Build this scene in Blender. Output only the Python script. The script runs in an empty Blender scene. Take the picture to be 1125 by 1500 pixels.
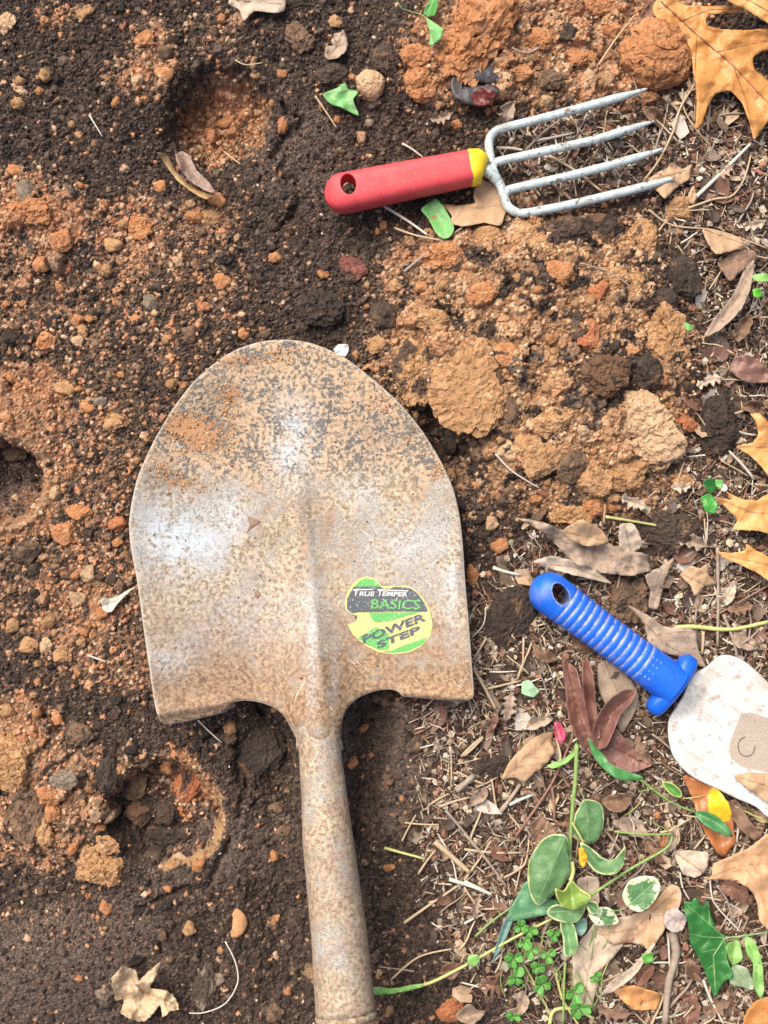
import bpy, bmesh, math, random
import numpy as np
from mathutils import Vector
from mathutils.geometry import delaunay_2d_cdt

R = random.Random(7)
NR = np.random.default_rng(11)
SC = bpy.context.scene
COL = SC.collection
PI = math.pi

# ------------------------------------------------------------------ camera, light, exposure
S = 0.00048            # metres of ground per photograph pixel
H = 0.80               # camera height above the soil
cam_d = bpy.data.cameras.new('camera')
cam = bpy.data.objects.new('camera', cam_d); COL.objects.link(cam)
cam.location = (0, 0, H)
cam_d.sensor_fit = 'VERTICAL'
cam_d.angle = 2 * math.atan(750 * S / H)
cam_d.clip_start = 0.01; cam_d.clip_end = 200
SC.camera = cam

SUN_EL, SUN_AZ = math.radians(52), math.radians(-38)     # azimuth from +Y (top of photo) towards -X
world = bpy.data.worlds.new('World'); SC.world = world; world.use_nodes = True
wn = world.node_tree.nodes; wl = world.node_tree.links
sky = wn.new('ShaderNodeTexSky'); sky.sky_type = 'NISHITA'; sky.sun_disc = False
sky.sun_elevation = SUN_EL; sky.sun_rotation = SUN_AZ
sky.air_density = 0.8; sky.dust_density = 7.0; sky.ozone_density = 0.0
wn['Background'].inputs[1].default_value = 0.133
wl.new(sky.outputs[0], wn['Background'].inputs[0])
sun_d = bpy.data.lights.new('sun', 'SUN'); sun_d.energy = 1.6; sun_d.angle = math.radians(34)
sun_d.color = (1.0, 0.955, 0.90)
sun = bpy.data.objects.new('sun', sun_d); COL.objects.link(sun)
sdir = Vector((math.sin(SUN_AZ) * math.cos(SUN_EL), math.cos(SUN_AZ) * math.cos(SUN_EL), math.sin(SUN_EL)))
sun.rotation_euler = sdir.to_track_quat('Z', 'Y').to_euler()
SC.view_settings.view_transform = 'Standard'
SC.view_settings.look = 'None'
SC.view_settings.exposure = 0.66
SC.view_settings.gamma = 1.0
SC.cycles.max_bounces = 5
SC.cycles.diffuse_bounces = 3

def P(px, py, z=0.0):
    k = (H - z) / H
    return np.array([(px - 562.5) * S * k, (750 - py) * S * k, z])

# ------------------------------------------------------------------ noise
def _h(ix, iy, iz, seed):
    with np.errstate(over='ignore'):
        h = (ix.astype(np.uint32) * np.uint32(374761393) + iy.astype(np.uint32) * np.uint32(668265263)
             + iz.astype(np.uint32) * np.uint32(2147483647) + np.uint32((seed * 974634777 + 12345) & 0xffffffff))
        h = (h ^ (h >> np.uint32(13))) * np.uint32(1274126177)
        h = (h ^ (h >> np.uint32(16))) * np.uint32(2246822519)
        return h ^ (h >> np.uint32(13))
_G = np.array([[math.cos(a), math.sin(a)] for a in np.linspace(0, 2*PI, 32, endpoint=False)], dtype=np.float32)
def n2(x, y, seed=0):
    x = np.asarray(x, np.float32); y = np.asarray(y, np.float32)
    x0 = np.floor(x); y0 = np.floor(y); fx = x - x0; fy = y - y0
    ix = x0.astype(np.int64); iy = y0.astype(np.int64); z = np.zeros_like(ix)
    u = fx*fx*fx*(fx*(fx*6-15)+10); v = fy*fy*fy*(fy*(fy*6-15)+10)
    def c(dx, dy):
        g = _G[_h(ix+dx, iy+dy, z, seed) & np.uint32(31)]
        return g[..., 0]*(fx-dx) + g[..., 1]*(fy-dy)
    a = c(0,0)*(1-u)+c(1,0)*u; b = c(0,1)*(1-u)+c(1,1)*u
    return (a*(1-v)+b*v)*1.45
def n3(p, seed=0):
    p = np.asarray(p, np.float32); f = np.floor(p); r = p - f; i = f.astype(np.int64)
    w = r*r*(3-2*r); out = 0
    for dx in (0,1):
        for dy in (0,1):
            for dz in (0,1):
                h = _h(i[:,0]+dx, i[:,1]+dy, i[:,2]+dz, seed).astype(np.float32)/4294967295.0*2-1
                out = out + h*(w[:,0] if dx else 1-w[:,0])*(w[:,1] if dy else 1-w[:,1])*(w[:,2] if dz else 1-w[:,2])
    return out
def fbm2(x, y, freq, oct=4, seed=0, gain=0.5):
    t = 0; a = 1; s = 0
    for k in range(oct):
        t = t + a*n2(x*freq, y*freq, seed+k*7); s += a; a *= gain; freq *= 2.03
    return t/s
def fbm3(p, freq, oct=4, seed=0, gain=0.5):
    t = 0; a = 1; s = 0
    for k in range(oct):
        t = t + a*n3(p*freq, seed+k*7); s += a; a *= gain; freq *= 2.03
    return t/s
def sst(a, b, x):
    t = np.clip((x-a)/(b-a), 0, 1); return t*t*(3-2*t)

# ------------------------------------------------------------------ 2d helpers
def inside(poly, x, y):
    poly = np.asarray(poly, float); x = np.asarray(x, float); y = np.asarray(y, float)
    r = np.zeros(x.shape, bool); n = len(poly)
    for i in range(n):
        x1, y1 = poly[i]; x2, y2 = poly[(i+1) % n]
        if y1 == y2: continue
        c = ((y1 > y) != (y2 > y)) & (x < (x2-x1)*(y-y1)/(y2-y1)+x1)
        r ^= c
    return r
def dist_line(pts, x, y, closed=False):
    pts = np.asarray(pts, float); best = np.full(np.shape(x), 1e9)
    n = len(pts) if closed else len(pts)-1
    for i in range(n):
        a = pts[i]; b = pts[(i+1) % len(pts)]; d = b-a; L = d@d + 1e-9
        t = np.clip(((x-a[0])*d[0]+(y-a[1])*d[1])/L, 0, 1)
        best = np.minimum(best, np.hypot(x-a[0]-t*d[0], y-a[1]-t*d[1]))
    return best
def smooth(pts, closed=True, sub=4, tight=0.5):
    """catmull-rom through the points (any dimension)"""
    p = np.asarray(pts, float); n = len(p); out = []
    rng = range(n) if closed else range(n-1)
    for i in rng:
        if closed: a, b, c, d = p[i-1], p[i], p[(i+1) % n], p[(i+2) % n]
        else: a, b, c, d = p[max(i-1,0)], p[i], p[i+1], p[min(i+2,n-1)]
        for k in range(sub):
            t = k/sub
            m1 = (c-a)*tight; m2 = (d-b)*tight
            out.append((2*t**3-3*t**2+1)*b+(t**3-2*t**2+t)*m1+(-2*t**3+3*t**2)*c+(t**3-t**2)*m2)
    if not closed: out.append(p[-1])
    return np.array(out)
def resample(pts, step, closed=True):
    p = np.asarray(pts, float)
    if closed: p = np.vstack([p, p[:1]])
    seg = np.hypot(*(p[1:]-p[:-1]).T); s = np.concatenate([[0], np.cumsum(seg)])
    n = max(4, int(s[-1]/step)); t = np.linspace(0, s[-1], n, endpoint=not closed)
    return np.stack([np.interp(t, s, p[:, 0]), np.interp(t, s, p[:, 1])], 1)
def cdt(outline, step, holes=()):
    """triangles filling a px outline (y down) -> pts (n,2), tris"""
    o = np.asarray(outline, float)
    area = 0.5*np.sum(o[:,0]*np.roll(o[:,1],-1)-np.roll(o[:,0],-1)*o[:,1])
    x0, y0 = o.min(0); x1, y1 = o.max(0)
    gx, gy = np.meshgrid(np.arange(x0, x1, step), np.arange(y0, y1, step*0.87))
    gx = gx + (np.arange(gx.shape[0]) % 2)[:, None]*step*0.5
    gx = gx.ravel()+NR.uniform(-.12,.12,gx.size)*step; gy = gy.ravel()+NR.uniform(-.12,.12,gy.size)*step
    k = inside(o, gx, gy); gx, gy = gx[k], gy[k]
    k = dist_line(o, gx, gy, True) > step*0.55; gx, gy = gx[k], gy[k]
    vs = [Vector((float(a), -float(b))) for a, b in o]; n = len(vs)
    vs += [Vector((float(a), -float(b))) for a, b in zip(gx, gy)]
    ed = [(i, (i+1) % n) for i in range(n)]
    r = delaunay_2d_cdt(vs, ed, [], 1, 1e-5)
    pts = np.array([[v.x, -v.y] for v in r[0]]); return pts, [tuple(f) for f in r[2]]

# ------------------------------------------------------------------ objects
def mesh(name, V, F, mat=None, smooth_=True, attrs=None):
    me = bpy.data.meshes.new(name)
    V = np.asarray(V, np.float32)
    if isinstance(F, np.ndarray):
        nf, k = F.shape
        me.vertices.add(len(V)); me.vertices.foreach_set('co', V.ravel())
        me.loops.add(nf*k); me.loops.foreach_set('vertex_index', F.astype(np.int32).ravel())
        me.polygons.add(nf); me.polygons.foreach_set('loop_start', np.arange(0, nf*k, k, dtype=np.int32))
        me.update(calc_edges=True)
    else:
        me.from_pydata(V.tolist(), [], F)
    me.polygons.foreach_set('use_smooth', [smooth_]*len(me.polygons))
    if attrs:
        for an, av in attrs.items():
            a = me.attributes.new(an, 'FLOAT_COLOR', 'POINT')
            av = np.asarray(av, np.float32)
            if av.shape[1] == 3: av = np.hstack([av, np.ones((len(av), 1), np.float32)])
            a.data.foreach_set('color', av.ravel())
    me.validate()
    if mat: me.materials.append(mat)
    return me
def link(name, me, parent=None, loc=(0,0,0)):
    o = bpy.data.objects.new(name, me); COL.objects.link(o); o.location = tuple(float(c) for c in loc)
    if parent is not None: o.parent = parent
    return o
def tag(o, label=None, cat=None, group=None, kind=None):
    if label: o['label'] = label
    if cat: o['category'] = cat
    if group: o['group'] = group
    if kind: o['kind'] = kind
    return o
def tube_arrays(pts, rad, seg=8, cap=True):
    p = np.asarray(pts, float); n = len(p)
    rad = np.full(n, rad) if np.isscalar(rad) else np.asarray(rad, float)
    t = np.gradient(p, axis=0); t /= np.linalg.norm(t, axis=1)[:, None]+1e-12
    up = np.array([0, 0, 1.0]) if abs(t[0][2]) < .9 else np.array([1.0, 0, 0])
    V = []; F = []
    u = np.cross(t[0], up); u /= np.linalg.norm(u)
    for i in range(n):
        u = u - t[i]*(u@t[i]); u /= np.linalg.norm(u); w = np.cross(t[i], u)
        for k in range(seg):
            a = 2*PI*k/seg; V.append(p[i]+rad[i]*(math.cos(a)*u+math.sin(a)*w))
    for i in range(n-1):
        for k in range(seg):
            a = i*seg+k; b = i*seg+(k+1) % seg
            F.append((a, b, b+seg, a+seg))
    if cap:
        F.append(tuple(range(seg))[::-1]); F.append(tuple((n-1)*seg+k for k in range(seg)))
    return np.array(V), F
def join(parts):
    V = []; F = []; o = 0
    for v, f in parts:
        V.append(v); F += [tuple(i+o for i in q) for q in f]; o += len(v)
    return np.vstack(V), F

# ------------------------------------------------------------------ materials
def new_mat(name):
    m = bpy.data.materials.new(name); m.use_nodes = True
    return m, m.node_tree.nodes, m.node_tree.links, m.node_tree.nodes['Principled BSDF']
def nz(n, l, co, scale, detail=4, rough=0.6, w=0):
    t = n.new('ShaderNodeTexNoise'); t.inputs['Scale'].default_value = scale
    t.inputs['Detail'].default_value = detail; t.inputs['Roughness'].default_value = rough
    l.new(co, t.inputs['Vector']); return t.outputs['Fac']
def ramp(n, l, fac, stops):
    r = n.new('ShaderNodeValToRGB'); l.new(fac, r.inputs[0])
    e = r.color_ramp.elements
    while len(e) > 1: e.remove(e[-1])
    e[0].position = stops[0][0]; e[0].color = (*stops[0][1], 1) if not np.isscalar(stops[0][1]) else (stops[0][1],)*3+(1,)
    for pos, c in stops[1:]:
        x = e.new(pos); x.color = (*c, 1) if not np.isscalar(c) else (c, c, c, 1)
    return r.outputs[0]
def mix(n, l, f, a, b, mode='MIX'):
    m = n.new('ShaderNodeMix'); m.data_type = 'RGBA'; m.blend_type = mode
    for i, v in ((0, f), (6, a), (7, b)):
        if isinstance(v, (int, float)): m.inputs[i].default_value = v
        elif isinstance(v, tuple): m.inputs[i].default_value = (*v, 1)
        else: l.new(v, m.inputs[i])
    return m.outputs[2]
def mth(n, l, op, a, b=None, c=None):
    m = n.new('ShaderNodeMath'); m.operation = op
    for i, v in enumerate((a, b, c)):
        if v is None: continue
        if isinstance(v, (int, float)): m.inputs[i].default_value = v
        else: l.new(v, m.inputs[i])
    return m.outputs[0]
def bump(n, l, b, h, strength, dist):
    x = n.new('ShaderNodeBump'); x.inputs['Strength'].default_value = strength; x.inputs['Distance'].default_value = dist
    l.new(h, x.inputs['Height']); l.new(x.outputs[0], b.inputs['Normal'])
def coord(n, kind='Object'):
    return n.new('ShaderNodeTexCoord').outputs[kind]
def attr(n, name):
    a = n.new('ShaderNodeAttribute'); a.attribute_name = name; return a

def soil_material(name, rough=0.85, gloss=0.35, beyond=False):
    m, n, l, b = new_mat(name)
    co = coord(n); c = attr(n, 'Col').outputs['Color']
    extra = None
    if beyond:   # past the modelled crumbs the grain comes from the material
        sx = n.new('ShaderNodeSeparateXYZ'); l.new(co, sx.inputs[0])
        e = mth(n, l, 'MAXIMUM', mth(n, l, 'DIVIDE', mth(n, l, 'ABSOLUTE', sx.outputs[0]), .300), mth(n, l, 'DIVIDE', mth(n, l, 'ABSOLUTE', sx.outputs[1]), .390))
        far = ramp(n, l, mth(n, l, 'SUBTRACT', e, .5), [(.49, 0.0), (.53, 1.0)])
        vo = n.new('ShaderNodeTexVoronoi'); vo.inputs['Scale'].default_value = 210; l.new(co, vo.inputs['Vector'])
        hs = n.new('ShaderNodeSeparateColor'); l.new(vo.outputs['Color'], hs.inputs[0])
        pt_ = mth(n, l, 'ADD', mth(n, l, 'MULTIPLY', hs.outputs[0], .45), mth(n, l, 'MULTIPLY', nz(n, l, co, 9, 4, .6), .75))
        fc = ramp(n, l, pt_, [(.30, (.028,.020,.015)), (.48, (.060,.042,.031)), (.64, (.095,.066,.047)), (.76, (.22,.135,.08)), (.84, (.40,.24,.13))])
        c = mix(n, l, far, c, fc)
        extra = mth(n, l, 'MULTIPLY', mth(n, l, 'SUBTRACT', 1.0, vo.outputs['Distance']), far)
    v = ramp(n, l, nz(n, l, co, 1500, 3, 0.7), [(0.3, 0.62), (0.5, 1.0), (0.72, 1.45)])
    c = mix(n, l, 1.0, c, v, 'MULTIPLY')
    l.new(c, b.inputs['Base Color'])
    b.inputs['Roughness'].default_value = rough
    b.inputs['Specular IOR Level'].default_value = gloss
    h_ = nz(n, l, co, 1100, 4, 0.75)
    if extra is not None: h_ = mth(n, l, 'ADD', h_, mth(n, l, 'MULTIPLY', extra, 2.5))
    bump(n, l, b, h_, 0.75, 0.0009)
    return m
M_SOIL = soil_material('crumbly_soil')
M_GROUND = soil_material('garden_soil', beyond=True)
M_WET = soil_material('damp_dark_soil', 0.6, 0.5)

_lm = {}
def leaf_mat(name, A, B, edge=None, rough=0.5, blot=0.0, veincol=None, spots=None, trans=0.0, patch=None, scale=160):
    """A,B: two tints mottled; edge: colour of the margin; spots: dark specks"""
    key = (name,)
    if key in _lm: return _lm[key]
    m, n, l, b = new_mat(name); co = coord(n)
    f = ramp(n, l, nz(n, l, co, scale, 5, 0.6), [(0.35, 0.0), (0.65, 1.0)])
    c = mix(n, l, f, A, B)
    d = attr(n, 'dat'); sp = n.new('ShaderNodeSeparateColor'); l.new(d.outputs['Color'], sp.inputs[0])
    if edge:
        e = mth(n, l, 'ADD', sp.outputs[0], mth(n, l, 'MULTIPLY', mth(n, l, 'SUBTRACT', mth(n, l, 'ADD', mth(n, l, 'MULTIPLY', nz(n, l, co, 230, 4, 0.7), .5), mth(n, l, 'MULTIPLY', nz(n, l, co, 80, 2, 0.5), .5)), 0.5), edge[2]*5.0))
        c = mix(n, l, ramp(n, l, e, [(edge[1], 1.0), (edge[1]+0.05, 0.0)]), c, edge[0])
    if veincol:
        c = mix(n, l, ramp(n, l, sp.outputs[1], [(0.03, 0.8), (0.12, 0.0)]), c, veincol)
    if spots:
        s = ramp(n, l, nz(n, l, co, 420, 2, 0.5), [(spots[1], 0.0), (spots[1]+0.06, 1.0)])
        c = mix(n, l, s, c, spots[0])
    fine = ramp(n, l, nz(n, l, co, 1800, 3, 0.7), [(0.3, 0.82), (0.7, 1.15)])
    c = mix(n, l, 1.0, c, fine, 'MULTIPLY')
    l.new(c, b.inputs['Base Color']); b.inputs['Roughness'].default_value = rough
    b.inputs['Specular IOR Level'].default_value = 0.4
    vo = n.new('ShaderNodeTexVoronoi'); vo.feature = 'DISTANCE_TO_EDGE'; vo.inputs['Scale'].default_value = 330; l.new(co, vo.inputs['Vector'])
    hh_ = mth(n, l, 'ADD', nz(n, l, co, 380, 5, 0.65), mth(n, l, 'MULTIPLY', mth(n, l, 'MINIMUM', vo.outputs[0], .12), 3.0))
    bump(n, l, b, hh_, 0.55, 0.0006)
    _lm[key] = m; return m
def plain(name, A, B, rough=0.6, scale=300, spots=None, bmp=0.3, spec=0.5):
    m, n, l, b = new_mat(name); co = coord(n)
    c = mix(n, l, ramp(n, l, nz(n, l, co, scale, 4, 0.6), [(0.35, 0.0), (0.65, 1.0)]), A, B)
    if spots:
        c = mix(n, l, ramp(n, l, nz(n, l, co, spots[2], 5, 0.65), [(spots[1], 0.0), (spots[1]+spots[3], 1.0)]), c, spots[0])
    l.new(c, b.inputs['Base Color']); b.inputs['Roughness'].default_value = rough
    b.inputs['Specular IOR Level'].default_value = spec
    if bmp: bump(n, l, b, nz(n, l, co, scale*3, 4, 0.65), bmp, 0.0005)
    return m

# ------------------------------------------------------------------ shovel geometry in px (needed by the ground too)
BL = [(420,497.6),(385,500),(351,510),(319,528.5),(282,561),(249,605),(222,653),(201,702),(190,757),(191.5,799),(201,850),(210,915),(217,965),
      (226,1025.5),(231,1047),(235,1057),(243,1061),(272.5,1057),(328,1044),(334,1040),(337,1032),(343,1028),(365,1026.5),(392.7,1032.5),(413.5,1046),(425,1065),(434,1082),(438,1102)]
BR = [(457,503),(503.6,523),(550,559),(587,593),(619,632.6),(647,679),(663,716),(672,753),(677,794),(680.7,850),(686,910),(691,979),
      (693.5,1011),(692,1021),(685,1027),(670,1028),(633,1024.6),(594,1021),(587,1018),(582,1012),(563.7,1009.8),(536,1016.6),(515,1030),(504,1046),(500,1067),(500,1085),(499.5,1102)]
BLADE = np.array(BL + BR[::-1])
TC_Y = [900,1060,1100,1166,1233,1367,1500,1700]; TC_X = [452,467,468.5,475,480.5,496.5,507.5,526]
TR_Y = [900,1060,1100,1166,1233,1367,1500,1700]; TR_R = [30,31,31,33.5,37.5,41,44.5,45.5]
def tz(y): return np.interp(y, [900,1060,1500,1700], [0.020,0.031,0.070,0.082])
def tr(y): return np.interp(y, TR_Y, TR_R)*S*(H-tz(y))/H
def blade_z(x, y):
    x = np.asarray(x, float); y = np.asarray(y, float)
    xa = 465+(y-1060)*0.09; d = x-xa
    dish = 0.012+0.017*(np.abs(d)/245)**2.2 + 0.006*sst(760, 1040, y) + 0.004*sst(640,500,y)
    f = 0.10*sst(560, 760, y)+0.90*sst(760, 1062, y)**1.7
    w = np.interp(y, [560,800,950,1040,1100],[20,26,44,54,48])
    top = tz(np.maximum(y,1000))+tr(np.maximum(y,1000))+0.0006
    ridge = f*(top-dish)*np.exp(-(d/w)**2)
    groove = -0.0016*np.exp(-((d+13)/9)**2)*sst(640,720,y)*(1-sst(960,1050,y)) + 0.0012*np.exp(-((d-12)/6)**2)*sst(660,760,y)*(1-sst(1000,1060,y))
    z = dish+ridge+groove
    # rolled foot steps at the back edge
    eb = np.where(d < 0, 1048-(x-240)*0.165-0, 1020-(x-590)*-0.055)
    step = 0.0045*np.exp(-((y-(eb-4))/9)**2)*sst(100,140,np.abs(d))
    return z+step

# ------------------------------------------------------------------ the soil
dx = 0.00074
def axis(half, reach):
    core = np.arange(-half, half+dx/2, dx); out = []; g = dx; v = core[-1]
    while v < reach: g *= 1.16; v += g; out.append(v)
    out = np.array(out); return np.concatenate([-out[::-1], core, out]), len(out)
ax, nx0 = axis(0.296, 25); ay, ny0 = axis(0.386, 25)
GX, GY = np.meshgrid(ax, ay); GX = GX.astype(np.float32); GY = GY.astype(np.float32)
PX = GX/S+562.5; PY = 750-GY/S
wx = PX+22*fbm2(PX, PY, 1/70, 3, 5); wy = PY+22*fbm2(PX, PY, 1/70, 3, 6)
def blob(x, y, rx, ry, rot=0, soft=0.5):
    a = math.radians(rot); dx_ = wx-x; dy_ = wy-y
    u = (dx_*math.cos(a)+dy_*math.sin(a))/rx; v = (-dx_*math.sin(a)+dy_*math.cos(a))/ry
    return 1-sst(1-soft, 1+soft, np.hypot(u, v))
core = (np.abs(GX) < 0.6) & (np.abs(GY) < 0.8)
Z = 0.005*fbm2(PX, PY, 1/260, 4, 20)
# low relief: mounds, holes, grooves  (x, y, rx, ry, rot, height, soft)
for x, y, rx, ry, rot, h, s in [
    (800,520,190,200,0,.020,.7),(700,400,130,70,0,.010,.7),(690,60,110,80,0,.010,.8),(860,690,130,70,20,.010,.7),
    (690,567,66,70,0,.006,.3),
    (315,170,66,60,10,-.026,.42),(300,200,85,75,0,-.012,.6),
    (0,0,1,1,0,0,.5),(30,600,75,70,0,-.008,.5),
    (235,1190,78,72,0,-.026,.22),(40,1170,70,90,0,.008,.6),(150,1130,60,30,0,.004,.6),
    (545,1110,24,95,8,-.022,.55),(390,1110,45,60,0,-.014,.6),(650,650,60,40,55,-.020,.6),
    (60,1440,150,70,-10,.010,.7),(420,1250,40,220,0,-.010,.7),(520,1300,60,200,0,-.008,.7),
    (60,330,90,60,0,.008,.7),(0,615,70,34,10,.007,.4),(200,600,120,160,0,.004,.7),(1090,1400,120,160,0,.004,.7),(470,420,60,50,0,.006,.7)]:
    Z += h*blob(x, y, rx, ry, rot, s)
# hollow cut by the left edge, with a step of smooth clay round it
hx = PX+5*fbm2(PX, PY, 1/25, 2, 91); hy = PY+5*fbm2(PX, PY, 1/25, 2, 92)
hd = np.hypot((hx+4)/68, (hy-706)/62); Z += -.024*(1-sst(.80, 1.05, hd)); hrim = np.exp(-((hd-1.16)/.10)**2)*core; Z += .004*hrim
hd2 = np.hypot((hx+2)/92, (hy-628)/62); Z += .006*(1-sst(.85, 1.1, hd2))*(1-(1-sst(.80, 1.1, hd)))
# thin ochre rim on the right of the lower crater
rr = np.hypot(wx-235, wy-1190); ang = np.arctan2(wy-1190, wx-235)
rim = np.exp(-((rr-82)/8)**2)*sst(-1.7,-1.0,ang)*(1-sst(1.3,1.7,ang)); rim = rim*(.75+.5*fbm2(PX, PY, 1/20, 2, 97)); Z += 0.003*rim
# cracks
for pts in ([(375,1000),(385,1060),(360,1140),(350,1200)],[(250,1150),(330,1230),(300,1290),(210,1330)],[(415,150),(440,180),(400,220)],[(300,1080),(340,1050),(345,1130),(400,1165)],[(420,240),(440,300),(400,330)]):
    Z -= 0.006*np.exp(-(dist_line(pts, wx, wy)/5)**2)*core
packed_ = np.clip(blob(60,1430,190,110,-10,.5)+blob(560,1120,70,110,0,.6), 0, 1)
# ground rises gently behind the photographer, where the far end of the shovel shaft rests
Z += 0.16*sst(-0.55, -1.5, GY)
Z += 0.0030*(0.5-np.abs(fbm2(PX, PY, 1/30, 3, 81)))*(1-packed_)*core+0.0016*fbm2(PX, PY, 1/38, 3, 31) + 0.0011*fbm2(PX, PY, 1/13, 2, 33)*core

# how much clay shows, 0..1
O = np.zeros_like(Z)
for x, y, rx, ry, rot, a, s in [
    (790,520,225,215,0,.95,.35),(700,380,130,60,-15,.9,.4),(860,690,150,80,15,.9,.4),(700,60,110,80,-30,.9,.4),(840,70,150,90,0,.85,.4),(960,60,90,90,0,.7,.4),
    (50,320,80,50,10,.95,.5),(40,420,100,80,0,.38,.6),(200,345,60,60,0,.7,.6),(215,80,32,55,10,.8,.5),(75,20,30,30,0,.5,.5),(190,100,40,30,0,.4,.6),
    (320,170,62,60,0,.9,.3),(290,320,50,40,0,.6,.6),(320,50,50,40,0,.3,.6),(140,480,175,135,0,.28,.7),(250,420,110,85,0,.28,.7),
    (20,570,80,50,0,.85,.4),(30,600,80,70,0,.85,.4),(75,700,30,90,0,.6,.5),(120,640,110,150,0,.40,.7),(90,830,120,120,0,.45,.6),(120,900,100,70,0,.6,.5),(160,960,90,50,0,.5,.6),
    (40,750,70,35,-25,1.0,.3),(30,1100,70,80,0,.85,.4),(60,1190,80,80,0,.7,.5),(150,1140,90,45,10,.6,.6),(270,1150,35,60,-20,.75,.4),
    (60,1330,140,60,0,.12,.6),(380,1040,50,25,0,.15,.6),(560,1450,90,60,0,.1,.6),(1000,160,80,60,0,.25,.6),(980,760,60,40,0,.4,.6)]:
    O = np.maximum(O, a*blob(x, y, rx, ry, rot, s))
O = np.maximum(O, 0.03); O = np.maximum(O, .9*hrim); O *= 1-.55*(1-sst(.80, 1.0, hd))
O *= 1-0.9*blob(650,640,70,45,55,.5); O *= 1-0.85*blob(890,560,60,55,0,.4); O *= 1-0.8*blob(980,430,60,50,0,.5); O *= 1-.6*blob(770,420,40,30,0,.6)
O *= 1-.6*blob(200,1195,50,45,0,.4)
O *= 1-.95*sst(.04, .24, fbm2(PX, PY, 1/34, 3, 203))*blob(790,530,240,240,0,.3)*(1-blob(690,567,60,60,0,.2))
O *= 1-.6*sst(.1, .35, fbm2(PX, PY, 1/30, 3, 207))*(PX < 500)
O = np.maximum(O, 0.95*rim)
litter = np.clip(blob(930,1150,330,420,0,.25)+blob(1080,400,130,420,0,.35)+blob(850,230,130,70,0,.4), 0, 1)
litter *= 1-blob(800,520,235,225,0,.3)
O *= 1-.75*litter
packed = np.clip(blob(60,1430,190,110,-10,.5)+blob(440,230,90,110,0,.6)*.6+blob(560,1120,70,110,0,.6)+blob(20,740,80,40,-20,.4)+blob(330,1250,160,60,-15,.5)*.6, 0, 1)

# loose grains: colours
DARK = np.array([[.040,.027,.020],[.066,.044,.032],[.020,.014,.011],[.118,.086,.064],[.060,.036,.025],[.028,.021,.017],[.085,.055,.038]])
CLAY = np.array([[.42,.20,.095],[.48,.25,.13],[.34,.175,.09],[.42,.25,.145],[.54,.35,.22],[.40,.175,.09],[.30,.18,.10]])
OCHRE = np.array([[.39,.225,.115],[.32,.18,.090],[.46,.28,.15],[.26,.14,.070],[.40,.205,.10],[.52,.345,.205]])
WARM = np.array([[.15,.095,.060],[.20,.125,.075],[.105,.068,.046],[.26,.165,.10]])
MIDB = np.array([[.10,.070,.050],[.17,.115,.078],[.07,.050,.038],[.12,.072,.053]])
ochre_w = blob(800,560,240,240,0,.4)
ny, nx = Z.shape
packed = np.clip(packed+.9*rim+.8*hrim+.6*np.exp(-((hd2-.8)/.25)**2)*core, 0, 1)
rnd = NR.random((ny, nx), dtype=np.float32)
fn = fbm2(PX, PY, 1/9, 2, 40)
pat = fbm2(PX, PY, 1/45, 3, 44)
prob = np.clip(O*1.15+0.55*pat*sst(0,.35,O)*(1-0.5*O), 0, 1)
isor = ((fn*0.5+0.5)*0.6+rnd*0.4) < (0.18+0.62*prob)*sst(0.03,0.3,prob)
dk = DARK[NR.integers(0, len(DARK), (ny, nx))]; cl = CLAY[NR.integers(0, len(CLAY), (ny, nx))]; oc = OCHRE[NR.integers(0, len(OCHRE), (ny, nx))]
wm_ = WARM[NR.integers(0, 4, (ny, nx))]; dk = np.where((NR.random((ny, nx)) < prob*.9)[..., None], wm_, dk)
clay = np.where((rnd < ochre_w)[..., None], oc, cl)*0.72
C = np.where(isor[..., None], clay, dk).astype(np.float32)
C = np.where((packed*(rnd < .9) > .5)[..., None] & ~isor[..., None], C*1.35+0.012, C)
rk = rim > .4; C[rk] = np.array([.34,.21,.10])*(.8+.4*rnd[rk])[:, None]; rk = hrim > .55; C[rk] = np.array([.30,.185,.10])*(.75+.5*rnd[rk])[:, None]
mb = MIDB[NR.integers(0, 4, (ny, nx))]
C = np.where(((litter > .5) & (rnd > .75))[..., None], mb, C)
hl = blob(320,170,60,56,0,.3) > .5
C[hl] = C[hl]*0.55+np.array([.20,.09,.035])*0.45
Z += (rnd-0.5)*0.0011*core*(1-.5*packed)
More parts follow.
